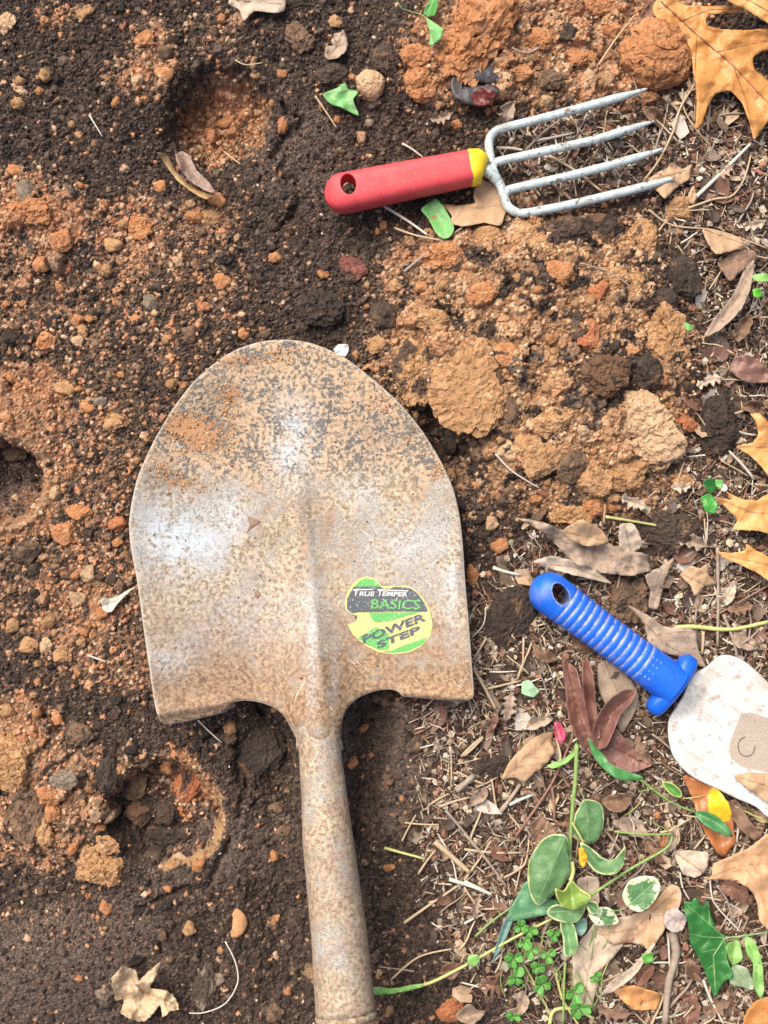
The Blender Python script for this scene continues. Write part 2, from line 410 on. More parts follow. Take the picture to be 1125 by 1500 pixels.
# grains stamped into the surface as real bumps
i0, i1 = ny0, ny-ny0; j0, j1 = nx0, nx-nx0
Zc = Z[i0:i1, j0:j1].copy(); Cc = C[i0:i1, j0:j1].copy(); prc = prob[i0:i1, j0:j1]; pkc = packed[i0:i1, j0:j1]; owc = ochre_w[i0:i1, j0:j1]; ltc = litter[i0:i1, j0:j1]
hc, wc = Zc.shape
Zb = Zc.copy()
def stamp(n, rlo, rhi, power, embed, area=None):
    xs = NR.random(n)*(wc-1); ys = NR.random(n)*(hc-1)
    if area is not None:
        k0 = area[ys.astype(int), xs.astype(int)] > NR.random(n); xs, ys = xs[k0], ys[k0]; n = len(xs)
    rr_ = rlo+(rhi-rlo)*NR.random(n)**power
    A = NR.random((n, 8))
    ks = NR.integers(2, 5, n); cp = NR.integers(0, 1000, n)
    for q in range(n):
        cx, cy = xs[q], ys[q]; ix, iy = int(cx), int(cy); a = A[q]
        pk = pkc[iy, ix]; pr = prc[iy, ix]
        if a[0] < pk*0.75: continue
        orange = a[1] < pr**0.9*.93
        r = rr_[q]/dx*(1.0 if orange or pr > .4 else 0.85)
        R_ = int(r*1.5)+2
        x0, x1, y0, y1 = max(ix-R_, 0), min(ix+R_+1, wc), max(iy-R_, 0), min(iy+R_+1, hc)
        yy = np.arange(y0, y1)[:, None]-cy; xx = np.arange(x0, x1)[None, :]-cx
        th = a[2]*PI; asp = 0.6+0.4*a[3]
        u = (xx*math.cos(th)+yy*math.sin(th)); v = (-xx*math.sin(th)+yy*math.cos(th))/asp
        K = 4+ks[q]; d = None
        for kk in range(K):
            fa = 2*PI*(kk+.75*((a[5]*7.31+kk*.618) % 1))/K; fr = r*(.72+.38*((a[4]*5.77+kk*.381) % 1))
            e = (u*math.cos(fa)+v*math.sin(fa))/fr; d = e if d is None else np.maximum(d, e)
        d = np.clip(d*.75+.25*np.hypot(u, v)/r, 0, None)
        m = d < 1
        if not m.any(): continue
        prof = np.clip((1-d)*2.4, 0, 1)**.55*(0.85+.35*(u*(a[6]-.5)+v*(a[7]-.5))*2/r)
        hgt = Zb[iy, ix]+r*dx*(embed*(0.2+1.4*a[7]))+r*dx*0.95*prof
        sub = Zc[y0:y1, x0:x1]; k = m & (hgt > sub)
        if not k.any(): continue
        sub[k] = hgt[k]
        if orange: pal = OCHRE if a[6] < owc[iy, ix] else CLAY
        elif ltc[iy, ix] > .5 and a[5] > .6: pal = MIDB
        elif a[5] < pr*.9: pal = WARM
        else: pal = DARK
        col = pal[cp[q] % len(pal)]*(0.75+0.5*a[4])
        cs = Cc[y0:y1, x0:x1]; jit = (0.8+0.4*NR.random(int(k.sum())))[:, None]
        if orange and r > 4:   # crumbs carry a little dark soil
            jit = np.where(NR.random((len(jit), 1)) < .12, jit*.45, jit)
        cs[k] = col*jit
pxc, pyc = PX[i0:i1, j0:j1], PY[i0:i1, j0:j1]
heap = (1-sst(.8, 1.1, np.hypot((pxc-795)/225, (pyc-540)/220)))
heap = np.maximum(heap, .8*(1-sst(.7, 1.1, np.hypot((pxc-790)/190, (pyc-50)/100))))
heap = np.maximum(heap, .5*(1-sst(.7, 1.1, np.hypot((pxc-60)/90, (pyc-1150)/120))))
heap = np.maximum(heap, .3*(1-sst(.7, 1.1, np.hypot((pxc-60)/110, (pyc-340)/70))))
stamp(5200, 0.0045, 0.0120, 2.0, -0.55, heap)
Zb = 0.3*Zb+0.7*Zc
stamp(900, 0.0035, 0.0085, 2.0, -0.40)
Zb = 0.5*Zb+0.5*Zc
stamp(8000, 0.0020, 0.0040, 1.8, -0.28)
Zb = 0.5*Zb+0.5*Zc
stamp(62000, 0.0009, 0.0022, 1.2, -0.22)
Z[i0:i1, j0:j1] = Zc; C[i0:i1, j0:j1] = Cc
Z += 0.0005*fbm2(PX, PY, 1/4.2, 1, 71)*core
# press the ground below the tools
near = (PX > 120) & (PX < 760) & (PY > 440) & (PY < 1720)
bz = blade_z(PX, PY); ins = np.zeros_like(near); ins[near] = inside(BLADE, PX[near], PY[near])
edge_d = np.where(near, 0, 0); Z = np.where(ins, np.minimum(Z, bz-0.0035), Z)
cx_ = np.interp(PY, TC_Y, TC_X); ws = (np.abs(PX-cx_) < 60) & (PY > 1040) & (PY < 1720)
Z = np.where(ws, np.minimum(Z, tz(PY)-tr(PY)-0.002), Z)
def press(pts, w, zmax):
    global Z
    m = (PX > min(p[0] for p in pts)-w*2) & (PX < max(p[0] for p in pts)+w*2) & (PY > min(p[1] for p in pts)-w*2) & (PY < max(p[1] for p in pts)+w*2)
    d = dist_line(pts, PX[m], PY[m]); k = 1-sst(w, w*1.6, d)
    Zm = Z[m]; Z[m] = Zm*(1-k)+np.minimum(Zm, zmax)*k
press([(500,288),(700,246),(728,262)], 26, 0.008)
press([(735,210),(940,150),(960,250),(745,300),(735,210)], 14, 0.006)
press([(815,205),(950,200)], 50, 0.007)
press([(805,868),(985,1000)], 30, 0.005)
press([(985,1000),(1280,1220)], 80, 0.005)
idx = np.arange(ny*nx, dtype=np.int32).reshape(ny, nx)
F = np.stack([idx[:-1,:-1].ravel(), idx[:-1,1:].ravel(), idx[1:,1:].ravel(), idx[1:,:-1].ravel()], 1)
V = np.stack([GX.ravel(), GY.ravel(), Z.ravel()], 1)
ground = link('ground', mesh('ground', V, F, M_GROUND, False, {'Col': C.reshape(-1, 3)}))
tag(ground, 'dug dark garden soil strewn with crumbled orange clay', kind='structure')
del V, F

Zcore = Z[i0:i1, j0:j1]; B = 10
hb, wb = Zcore.shape[0]//B, Zcore.shape[1]//B
ZM = Zcore[:hb*B, :wb*B].reshape(hb, B, wb, B); ZA = ZM.mean((1, 3)); ZM = ZM.max((1, 3))
for _ in range(2):
    q = np.pad(ZM, 1, mode='edge'); ZM = (q[:-2,1:-1]+q[2:,1:-1]+q[1:-1,:-2]+q[1:-1,2:]+2*q[1:-1,1:-1])/6
def _s(A, x, y, st, off):
    fx = np.clip((np.asarray(x, float)-ax[nx0]-off)/st, 0, A.shape[1]-1.001); fy = np.clip((np.asarray(y, float)-ay[ny0]-off)/st, 0, A.shape[0]-1.001)
    ix = fx.astype(int); iy = fy.astype(int); u = fx-ix; v = fy-iy
    return (A[iy,ix]*(1-u)+A[iy,ix+1]*u)*(1-v)+(A[iy+1,ix]*(1-u)+A[iy+1,ix+1]*u)*v
def gtop(x, y): return _s(ZM, x, y, dx*B, dx*B/2)      # smoothed tops of the crumbs
def gavg(x, y): return _s(ZA, x, y, dx*B, dx*B/2)
def gt_px(px, py): p = P(px, py); return float(gtop(p[0], p[1]))

# ------------------------------------------------------------------ clods
def ico(sub):
    bm = bmesh.new(); bmesh.ops.create_icosphere(bm, subdivisions=sub, radius=1)
    v = np.array([x.co[:] for x in bm.verts]); f = np.array([[q.index for q in p.verts] for p in bm.faces]); bm.free(); return v, f
ICO = {k: ico(k) for k in (1, 2, 3, 4, 5, 6)}
TONES = {'orange': ((.42,.19,.08),(.50,.26,.125),(.34,.14,.055)), 'ochre': ((.40,.225,.105),(.48,.29,.15),(.30,.16,.07)),
         'pale': ((.50,.33,.19),(.58,.41,.25),(.40,.25,.13)), 'rust': ((.40,.15,.065),(.46,.21,.10),(.30,.11,.05)),
         'dark': ((.050,.036,.027),(.085,.062,.046),(.032,.023,.017)), 'brown': ((.16,.10,.06),(.24,.15,.09),(.09,.06,.04)),
         'grey': ((.20,.155,.11),(.28,.22,.16),(.13,.10,.075)), 'red': ((.20,.07,.05),(.28,.11,.07),(.12,.05,.04))}
def clod_mesh(name, rx, ry, rz, tone, seed, sub=4, rough=1.0, dirt=0.15, hollow=None, flat=0.0):
    v, f = ICO[sub]; o = np.array([seed*3.7, seed*1.3, seed*2.1])
    m = max(rx, ry)
    rg = random.Random(seed*17+3); r = np.full(len(v), 1.12)
    for _ in range(15):
        z_ = rg.uniform(-.9, 1); t_ = rg.uniform(0, 6.283); w_ = math.sqrt(1-z_*z_); n_ = np.array([w_*math.cos(t_), w_*math.sin(t_), z_])
        dn = v@n_; dd_ = rg.uniform(.70, 1.02)
        r = np.minimum(r, np.where(dn > .2, dd_/np.maximum(dn, .2), 9))
    sp = r if rough >= .6 else 1+(r-1)*.35
    gf = np.clip(m/0.0022, 2.5, 9) if m < .2 else 4.0
    r = sp*(1+0.20*rough*fbm3(v+o, 1.5, 3, 3))+0.15*rough*fbm3(v+o, gf*.5, 2, 9)
    g1 = 1-np.abs(n3((v+o)*gf, 5))*1.6; g2 = 1-np.abs(n3((v+o)*gf*2.1, 15))*1.6
    r += rough*(0.040*g1+0.020*g2)-.03*rough
    cr = np.abs(fbm3(v+o, 2.3, 2, 17)); r -= 0.15*rough*(1-sst(0, .07, cr))
    q = v*r[:, None]
    if flat: q[:, 2] = np.where(q[:, 2] > flat, flat+(q[:, 2]-flat)*.3, q[:, 2])
    if hollow: q[:, 2] -= hollow*np.exp(-(v[:, 0]**2+v[:, 1]**2)/0.25)*(v[:, 2] > 0)
    q = q*np.array([rx, ry, rz])
    if sub >= 5:
        qq = q/m; dv = np.stack([n3(qq*gf+31+k_*17, 41+k_)+.6*n3(qq*gf*2.2+31+k_*17, 51+k_) for k_ in range(3)], 1)
        q = q+dv*m*rough*.055*np.array([1, 1, .9])
    t = TONES[tone]; a = fbm3(v+o, 2.2, 4, 21)*.5+.5; w = NR.random(len(v))
    c = np.array(t[0])[None]*np.ones((len(v), 1)); c = c*(1-sst(.5,.8,a)[:, None])+np.array(t[1])*sst(.5,.8,a)[:, None]
    c = c*(1-sst(.45,.2,a)[:, None])+np.array(t[2])*sst(.45,.2,a)[:, None]
    dm = sst(1-dirt*1.6, 1-dirt*1.6+.12, fbm3(v+o+9, 1.7, 4, 33)*.75+.5)[:, None]*.9
    if tone == 'dark': c = c*(1-dm*.4)+np.array([.30,.15,.07])*dm*.4
    else: c = c*(1-dm)+np.array([.06,.042,.032])*dm
    c = c*(0.82+0.36*w[:, None])
    return mesh(name, q, f, M_SOIL, sub < 5, {'Col': c})
KEEP = []      # circles kept free of scatter
_cs = [100]; GR = []
def clod(px, py, rx, ry, rot, tone, label, name='clay_clod', cat='clod', hz=None, dirt=.15, rough=1.0, sink=.15, sub=None, hollow=None, flat=0.0, group=None, zadd=0):
    _cs[0] += 1
    RX, RY = rx*S, ry*S; RZ = (hz or 0.62)*min(RX, RY)
    sub = sub or (6 if max(rx, ry) > 28 else 5 if max(rx, ry) > 14 else 4)
    me = clod_mesh(name, RX, RY, RZ, tone, _cs[0], sub, rough, dirt, hollow, flat)
    p = P(px, py); z = float(gavg(p[0], p[1]))+RZ*(0.42-sink*2)+zadd
    p = P(px, py, z)
    o = link(name, me, None, p); o.rotation_euler = (0, 0, -math.radians(rot)); GR.append((px, py, rx, ry))
    tag(o, label, cat, group); KEEP.append((px, py, max(rx, ry)*.8)); return o
SOILC = [
 (700,42,50,74,22,'orange','biggest orange clay lump, cut by the top edge left of the fork',dict(dirt=.05,hz=.55)),
 (608,84,24,22,20,'orange','upper orange lump of the pair left of the biggest top clay lump',dict(dirt=.05)),
 (613,122,25,24,10,'orange','lower orange lump of the pair above the red fork handle',dict(dirt=.03)),
 (963,82,54,53,0,'orange','large round rough orange clay ball beside the top right oak leaf',dict(dirt=.08,rough=.55,hz=.85)),
 (543,125,22,22,30,'pale','yellowish round pebble right of the small green ivy leaf',dict(dirt=.12,rough=.5,hz=.85,)),
 (437,56,21,25,-10,'brown','dark tan rough stone near the top edge, right of the pale leaf',dict(dirt=.3)),
 (492,31,12,10,0,'ochre','small orange tan chip right of the dark tan stone',dict()),
 (486,110,22,18,0,'brown','brown soil lump above left of the green ivy leaf',dict(dirt=.5)),
 (566,85,22,22,0,'brown','grey brown soil lump left of the orange pair of lumps',dict(dirt=.5)),
 (8,36,14,17,0,'pale','pale yellowish stone on the left edge near the top corner',dict(dirt=.2)),
 (213,58,15,13,0,'orange','orange crumb on dark soil left of the round hole, highest of its streak',dict(dirt=.02)),
 (121,18,18,12,-20,'ochre','flat ochre crumb near the top edge left of centre',dict(dirt=.3)),
 (240,107,13,11,0,'orange','orange crumb at the upper left lip of the round hole',dict(dirt=.05)),
 (46,311,36,19,10,'orange','long orange clay clod at the left, over the patch of orange crumbs',dict(dirt=.12)),
 (89,352,16,16,0,'orange','orange clod with smooth top under the long left clay clod',dict(dirt=.02)),
 (60,388,13,13,0,'orange','small square orange clod left edge, below the smooth topped one',dict(dirt=.05)),
 (21,249,15,9,10,'orange','flat orange clod near the left edge above the grey pebble',dict(dirt=.02)),
 (38,280,12,16,0,'grey','grey tan pebble between two orange clods at the left',dict(dirt=.1,rough=.6)),
 (204,334,20,19,0,'orange','orange crumb cluster below the brown curled leaf, left one',dict(dirt=.1)),
 (164,359,14,11,0,'ochre','ochre crumb left of the orange crumb cluster under the round hole',dict()),
 (235,274,11,9,0,'orange','orange crumb just left of the brown curled leaf tip',dict()),
 (320,295,14,12,20,'orange','orange crumb touching the lower end of the brown curled leaf',dict()),
 (309,321,13,12,0,'ochre','ochre crumb under the lower end of the brown curled leaf',dict()),
 (306,193,8,7,0,'rust','rust red crumb on the floor of the round hole',dict()),
 (325,412,13,12,0,'orange','bright orange crumb on dark soil above the shovel tip',dict(dirt=.02)),
 (66,499,16,15,0,'orange','orange clod in dark soil above the left edge hollow',dict(dirt=.1)),
 (121,485,8,9,0,'ochre','upper of two ochre pebbles left of the shovel tip',dict(dirt=0)),
 (114,501,9,9,0,'pale','lower of two ochre pebbles left of the shovel tip',dict(dirt=0)),
 (199,467,8,7,0,'orange','small smooth orange pebble between the pebbles and the shovel tip',dict(dirt=0,rough=.5)),
 (218,443,11,14,10,'grey','upright grey tan chip in the soil left of the shovel tip',dict(dirt=.2)),
 (277,490,13,12,0,'brown','brown orange crumb close above the shovel blade left shoulder',dict(dirt=.2)),
 (356,488,10,9,30,'orange','orange chip almost touching the shovel tip edge',dict()),
 (235,420,11,10,0,'dark','black soil crumb among orange grains left above the blade',dict()),
 (128,596,13,9,15,'orange','smooth orange pebble with grey pebble beside it, left of blade',dict(dirt=0,rough=.5)),
 (146,588,11,10,0,'grey','olive grey pebble beside the smooth orange pebble',dict(dirt=.1)),
 (169,618,21,13,-10,'ochre','ochre crumb cluster left of the blade shoulder',dict(dirt=.2)),
 (96,568,14,12,0,'ochre','ochre crumb right of the left edge hollow',dict(dirt=.2)),
 (21,665,19,14,0,'brown','brown pink clod inside the left edge hollow',dict(dirt=.2)),
 (117,750,19,12,0,'orange','orange clod left of the blade middle, upper of the two',dict(dirt=.02)),
 (172,767,14,13,0,'rust','rust orange crumb against the left edge of the blade',dict(dirt=.05)),
 (95,780,20,17,20,'orange','orange clod left of the blade middle, lower of the two',dict(dirt=.1)),
 (40,808,20,18,0,'brown','olive brown clod near the left edge beside the orange clods',dict(dirt=.35)),
 (50,835,12,10,0,'dark','dark grey pebble under the olive brown clod',dict()),
 (67,945,11,12,0,'pale','yellow ochre pebble left of the lower blade, leftmost of its pair',dict(dirt=.02,rough=.6)),
 (93,960,15,13,0,'ochre','ochre clod right of the yellow ochre pebble',dict(dirt=.15)),
 (41,945,14,14,0,'ochre','ochre crumb left of the yellow ochre pebble',dict(dirt=.2)),
 (176,858,7,8,0,'brown','brown pebble between the pale petal and the blade',dict()),
 (165,850,8,12,0,'dark','dark clod just above the pale petal',dict()),
 (118,1077,23,20,0,'brown','brown speckled clod above the lower left crater',dict(dirt=.3)),
 (85,1053,8,12,10,'orange','small orange chip left of the brown speckled clod',dict()),
 (18,1115,33,40,-20,'ochre','large ochre clay clod on the left edge beside the crater',dict(dirt=.06,hz=.6)),
 (40,1192,30,48,-15,'brown','long brown clay clod below the large left edge clod',dict(dirt=.12,hz=.5)),
 (60,1215,16,26,-10,'ochre','narrow ochre clod against the long brown clod',dict(dirt=.1)),
 (73,1164,18,17,0,'orange','orange clod left of the lower left crater',dict(dirt=.05)),
 (92,1142,22,15,-10,'grey','olive grey clod above left of the crater',dict(dirt=.1)),
 (75,1193,12,14,0,'orange','small orange clod below the orange clod by the crater',dict(dirt=.1)),
 (77,1230,13,9,0,'orange','flat orange chip left below the crater',dict(dirt=.05)),
 (142,1270,35,27,20,'ochre','ochre clay lump below the crater, lying alone on dark soil',dict(dirt=.10,hz=.65)),
 (155,1238,24,14,15,'ochre','crumbly ochre ledge over the lone clay lump',dict(dirt=.2)),
 (199,1150,20,26,-10,'brown','olive brown clod inside the crater, topmost in it',dict(dirt=.15)),
 (156,1135,15,28,5,'dark','tall dark clod at the upper left rim of the crater',dict()),
 (206,1190,24,20,0,'dark','round dark clod in the middle of the crater',dict(dirt=.3)),
 (242,1189,18,20,0,'brown','brown clod in the crater right of the round dark one',dict(dirt=.5)),
 (265,1187,9,8,0,'rust','pinkish orange pebble in the crater near its right rim',dict(dirt=0)),
 (272,1150,18,28,15,'rust','crumbly rust orange clay lining the right of the crater',dict(dirt=.3,hz=.5)),
 (245,1222,30,13,5,'dark','flat dark clod across the bottom of the crater',dict()),
 (299,1448,17,30,10,'grey','long grey brown clod right of the dry leaf near the bottom',dict(dirt=.4)),
 (322,1434,11,10,0,'grey','small grey pebble beside the long grey brown clod',dict(dirt=.2)),
 (153,1456,12,11,0,'grey','light grey pebble left of the dry leaf at the bottom',dict(dirt=.2)),
 (372,1100,40,52,0,'dark','large damp dark clod in the hollow left of the shovel neck',dict(hz=.35,rough=.7)),
 (330,1010,20,18,0,'dark','dark lump half under the left foot step of the blade',dict(hz=.3)),
 (404,1183,11,10,0,'brown','brown crumb left of the shaft, upper of two',dict(dirt=.1)),
 (413,1217,10,7,0,'brown','brown crumb left of the shaft, lower of two',dict(dirt=.1)),
 (470,447,32,26,0,'dark','dark soil lump above the shovel tip',dict(hz=.6)),
 (520,394,22,17,20,'red','dark red stone between the fork handle and the shovel tip',dict(dirt=.3,hz=.5)),
 (567,460,21,20,0,'brown','brown olive lump right above the shovel tip',dict(dirt=.45)),
 (553,505,15,14,0,'ochre','ochre crumb just right of the white chip',dict(dirt=.1)),
 (615,421,11,9,0,'orange','orange pebble at the left margin of the clay mound',dict(dirt=0)),
 (579,418,9,10,0,'ochre','ochre flake left of the clay mound top',dict(dirt=0)),
 (652,374,30,19,-5,'orange','orange clod at the top left of the clay mound under the fork',dict(dirt=.05)),
 (694,390,9,8,0,'pale','pale pebble on top of the orange clod below the fork',dict(dirt=0)),
 (690,567,57,62,0,'ochre','flat round disc of clay on the left of the mound beside the blade',dict(dirt=.12,hz=.30,rough=.95,flat=.40)),
 (749,601,12,19,0,'brown','olive brown stone at the right rim of the clay disc',dict(dirt=.1)),
 (610,545,34,42,0,'ochre','crumbly ochre lump between the blade and the clay disc',dict(dirt=.25,hz=.5)),
 (942,627,57,47,15,'pale','largest pale ochre clay rock at the right of the mound',dict(dirt=.13,hz=.55)),
 (976,489,29,42,5,'ochre','tall rough ochre rock on the upper right of the mound',dict(dirt=.08,hz=.7)),
 (1000,519,14,12,0,'ochre','small ochre clod at the foot of the tall rough rock',dict(dirt=.1)),
 (861,490,17,25,0,'rust','reddish upright clod in the upper middle of the mound',dict(dirt=.02)),
 (896,407,27,20,15,'ochre','ochre clod at the top right of the mound',dict(dirt=.05)),
 (877,423,14,14,0,'rust','pinkish orange clod left of the top right ochre clod',dict(dirt=.02)),
 (930,418,18,20,0,'ochre','ochre clod between the top right clod and the dark lumps',dict(dirt=.2)),
 (1000,412,26,30,0,'dark','big dark soil lump right of the mound top, upper of two',dict(hz=.6)),
 (970,441,22,18,0,'dark','dark soil lump right of the mound top, lower of two',dict(hz=.6)),
 (887,553,36,30,0,'dark','dark soil clod with ochre specks in the middle right of the mound',dict(dirt=.45,hz=.6)),
 (943,545,24,28,-30,'dark','dark clod tilted into the gap over the pale clay rock',dict(dirt=.4)),
 (1053,616,32,43,5,'dark','dark oval clod right of the mound, left of the oak leaf tip',dict(dirt=.15,hz=.6)),
 (1003,618,22,13,25,'rust','reddish flat chip between the pale rock and dark oval clod',dict(dirt=.03)),
 (915,697,32,25,-10,'ochre','ochre clod below the largest pale rock',dict(dirt=.08)),
 (872,704,23,24,0,'ochre','ochre clod at the lower middle of the mound',dict(dirt=.08)),
 (838,681,22,24,0,'brown','brownish clod in the lower mound',dict(dirt=.05)),
 (787,664,30,33,10,'ochre','round ochre clod in the lower left of the mound',dict(dirt=.10,hz=.45)),
 (840,752,32,16,0,'ochre','flat ochre clod at the very bottom of the mound',dict(dirt=.1)),
 (870,741,22,16,20,'orange','orange clod at the bottom of the mound, right of the flat one',dict(dirt=.08)),
 (1000,704,16,14,10,'ochre','ochre clod below the reddish chip, upper of two',dict(dirt=.05)),
 (990,725,10,12,0,'ochre','ochre clod below the reddish chip, lower of two',dict(dirt=.05)),
 (808,620,26,22,0,'ochre','soft ochre lump in the centre of the mound',dict(dirt=.2)),
 (745,520,20,16,0,'orange','orange lump right above the clay disc',dict(dirt=.2)),
 (706,432,22,16,0,'orange','orange lump in the upper left mound',dict(dirt=.15)),
 (640,470,26,20,10,'ochre','ochre lump at the left shoulder of the mound',dict(dirt=.2)),
 (820,400,22,18,0,'orange','orange lump near the top of the mound below the lowest tine',dict(dirt=.1)),
 (770,350,28,22,0,'ochre','ochre lump directly under the fork neck',dict(dirt=.15)),
 (715,348,20,14,0,'ochre','ochre lump just left under the fork neck',dict(dirt=.1)),
 (835,340,34,22,0,'brown','brown lump under the lowest tine',dict(dirt=.4)),
 (885,335,28,22,0,'dark','dark lump under the tip half of the lowest tine',dict(dirt=.3)),
 (938,352,20,30,15,'ochre','ochre lump right below the tine tips',dict(dirt=.2)),
 (994,305,20,18,0,'ochre','ochre clod right of the lowest tine tip',dict(dirt=.05)),
 (897,46,15,15,0,'orange','small orange ball left of the large clay ball',dict(dirt=.03)),
 (845,82,24,13,0,'orange','orange flat clod between the upper tine and the top edge',dict(dirt=.05)),
 (808,115,22,16,0,'brown','brown orange clod above the upper tine',dict(dirt=.2)),
 (835,48,16,14,0,'dark','dark clod on the orange clay at the top',dict()),
 (792,60,24,16,0,'orange','orange clod right of the biggest top clay lump',dict(dirt=.1)),
 (765,108,18,12,0,'orange','orange clod right of the dark pod',dict(dirt=.1)),
 (870,12,30,14,0,'orange','orange clod cut by the top edge right of middle',dict(dirt=.1)),
 (671,183,9,8,0,'orange','orange crumb between the dark pod and the red handle',dict()),
 (745,898,34,47,10,'dark','large dark oval clod between the blade and the blue handle',dict(hz=.5,rough=.6)),
 (692,841,9,18,0,'orange','narrow orange clod touching the right edge of the blade',dict(dirt=.02)),
 (975,777,43,31,20,'brown','dark clod with an orange face right of the tan oak leaf',dict(dirt=.55,hz=.5)),
 (918,885,32,42,10,'brown','brown crumbly clod behind the blue handle',dict(dirt=.3,hz=.5)),
 (860,945,26,14,20,'brown','brown clod pressed under the blue handle',dict(dirt=.3)),
 (648,1030,14,10,0,'brown','brown clod just under the right foot step of the blade',dict(dirt=.3)),
 (607,1093,12,12,0,'brown','brown pebble right of the groove by the shovel neck',dict(dirt=.3)),
 (562,1022,18,14,0,'brown','brown wet lump under the notch of the right foot step',dict(dirt=.3)),
 (715,1118,28,24,0,'dark','dark clod right of the groove, left of the tan leaf',dict(hz=.4)),
 (660,1478,20,18,0,'rust','pinkish crumb near the bottom edge right of the shaft',dict(dirt=.2)),
 (402,1483,16,14,0,'brown','brown lump left of the shaft near the bottom edge',dict(dirt=.3)),
]
for (px, py, rx, ry, rot, tone, label, kw) in SOILC: clod(px, py, rx, ry, rot, tone, label, **kw)
# crescent of orange clay
def arc_tube(px, py, r, a0, a1, w):
    a = np.linspace(a0, a1, 16); z = gt_px(px, py)
    pts = [P(px+r*math.cos(t)*.8, py+r*math.sin(t), z+.001) for t in a]
    return pts, w*S*np.sin(np.linspace(.35, PI-.35, 16))**.7
pts, rad = arc_tube(338, 1352, 17, -1.3, 1.5, 11)
v, f = tube_arrays(pts, rad, 14); c0 = v.mean(0); v = v-c0; v[:, 2] *= .6
v = v*(1+0.12*fbm3(v*400, 1, 3, 3)[:, None])
o = link('clay_clod', mesh('clay_clod', v, f, M_SOIL, True, {'Col': np.array([.48,.26,.12])*(0.8+.4*NR.random((len(v),1)))}), None, c0)
tag(o, 'crescent shaped orange clod with a long thin root hanging from it', 'clod'); KEEP.append((338,1352,22))

# ------------------------------------------------------------------ shovel
def obj_at(name, V, F, mat, parent, org, attrs=None, sm=True):
    return link(name, mesh(name, np.asarray(V)-org, F, mat, sm, attrs), parent)
shovel = bpy.data.objects.new('shovel', None); COL.objects.link(shovel)
so = P(440, 760, 0.01); shovel.location = so
tag(shovel, 'big rusty round point shovel lying face up across the dark soil', 'shovel')

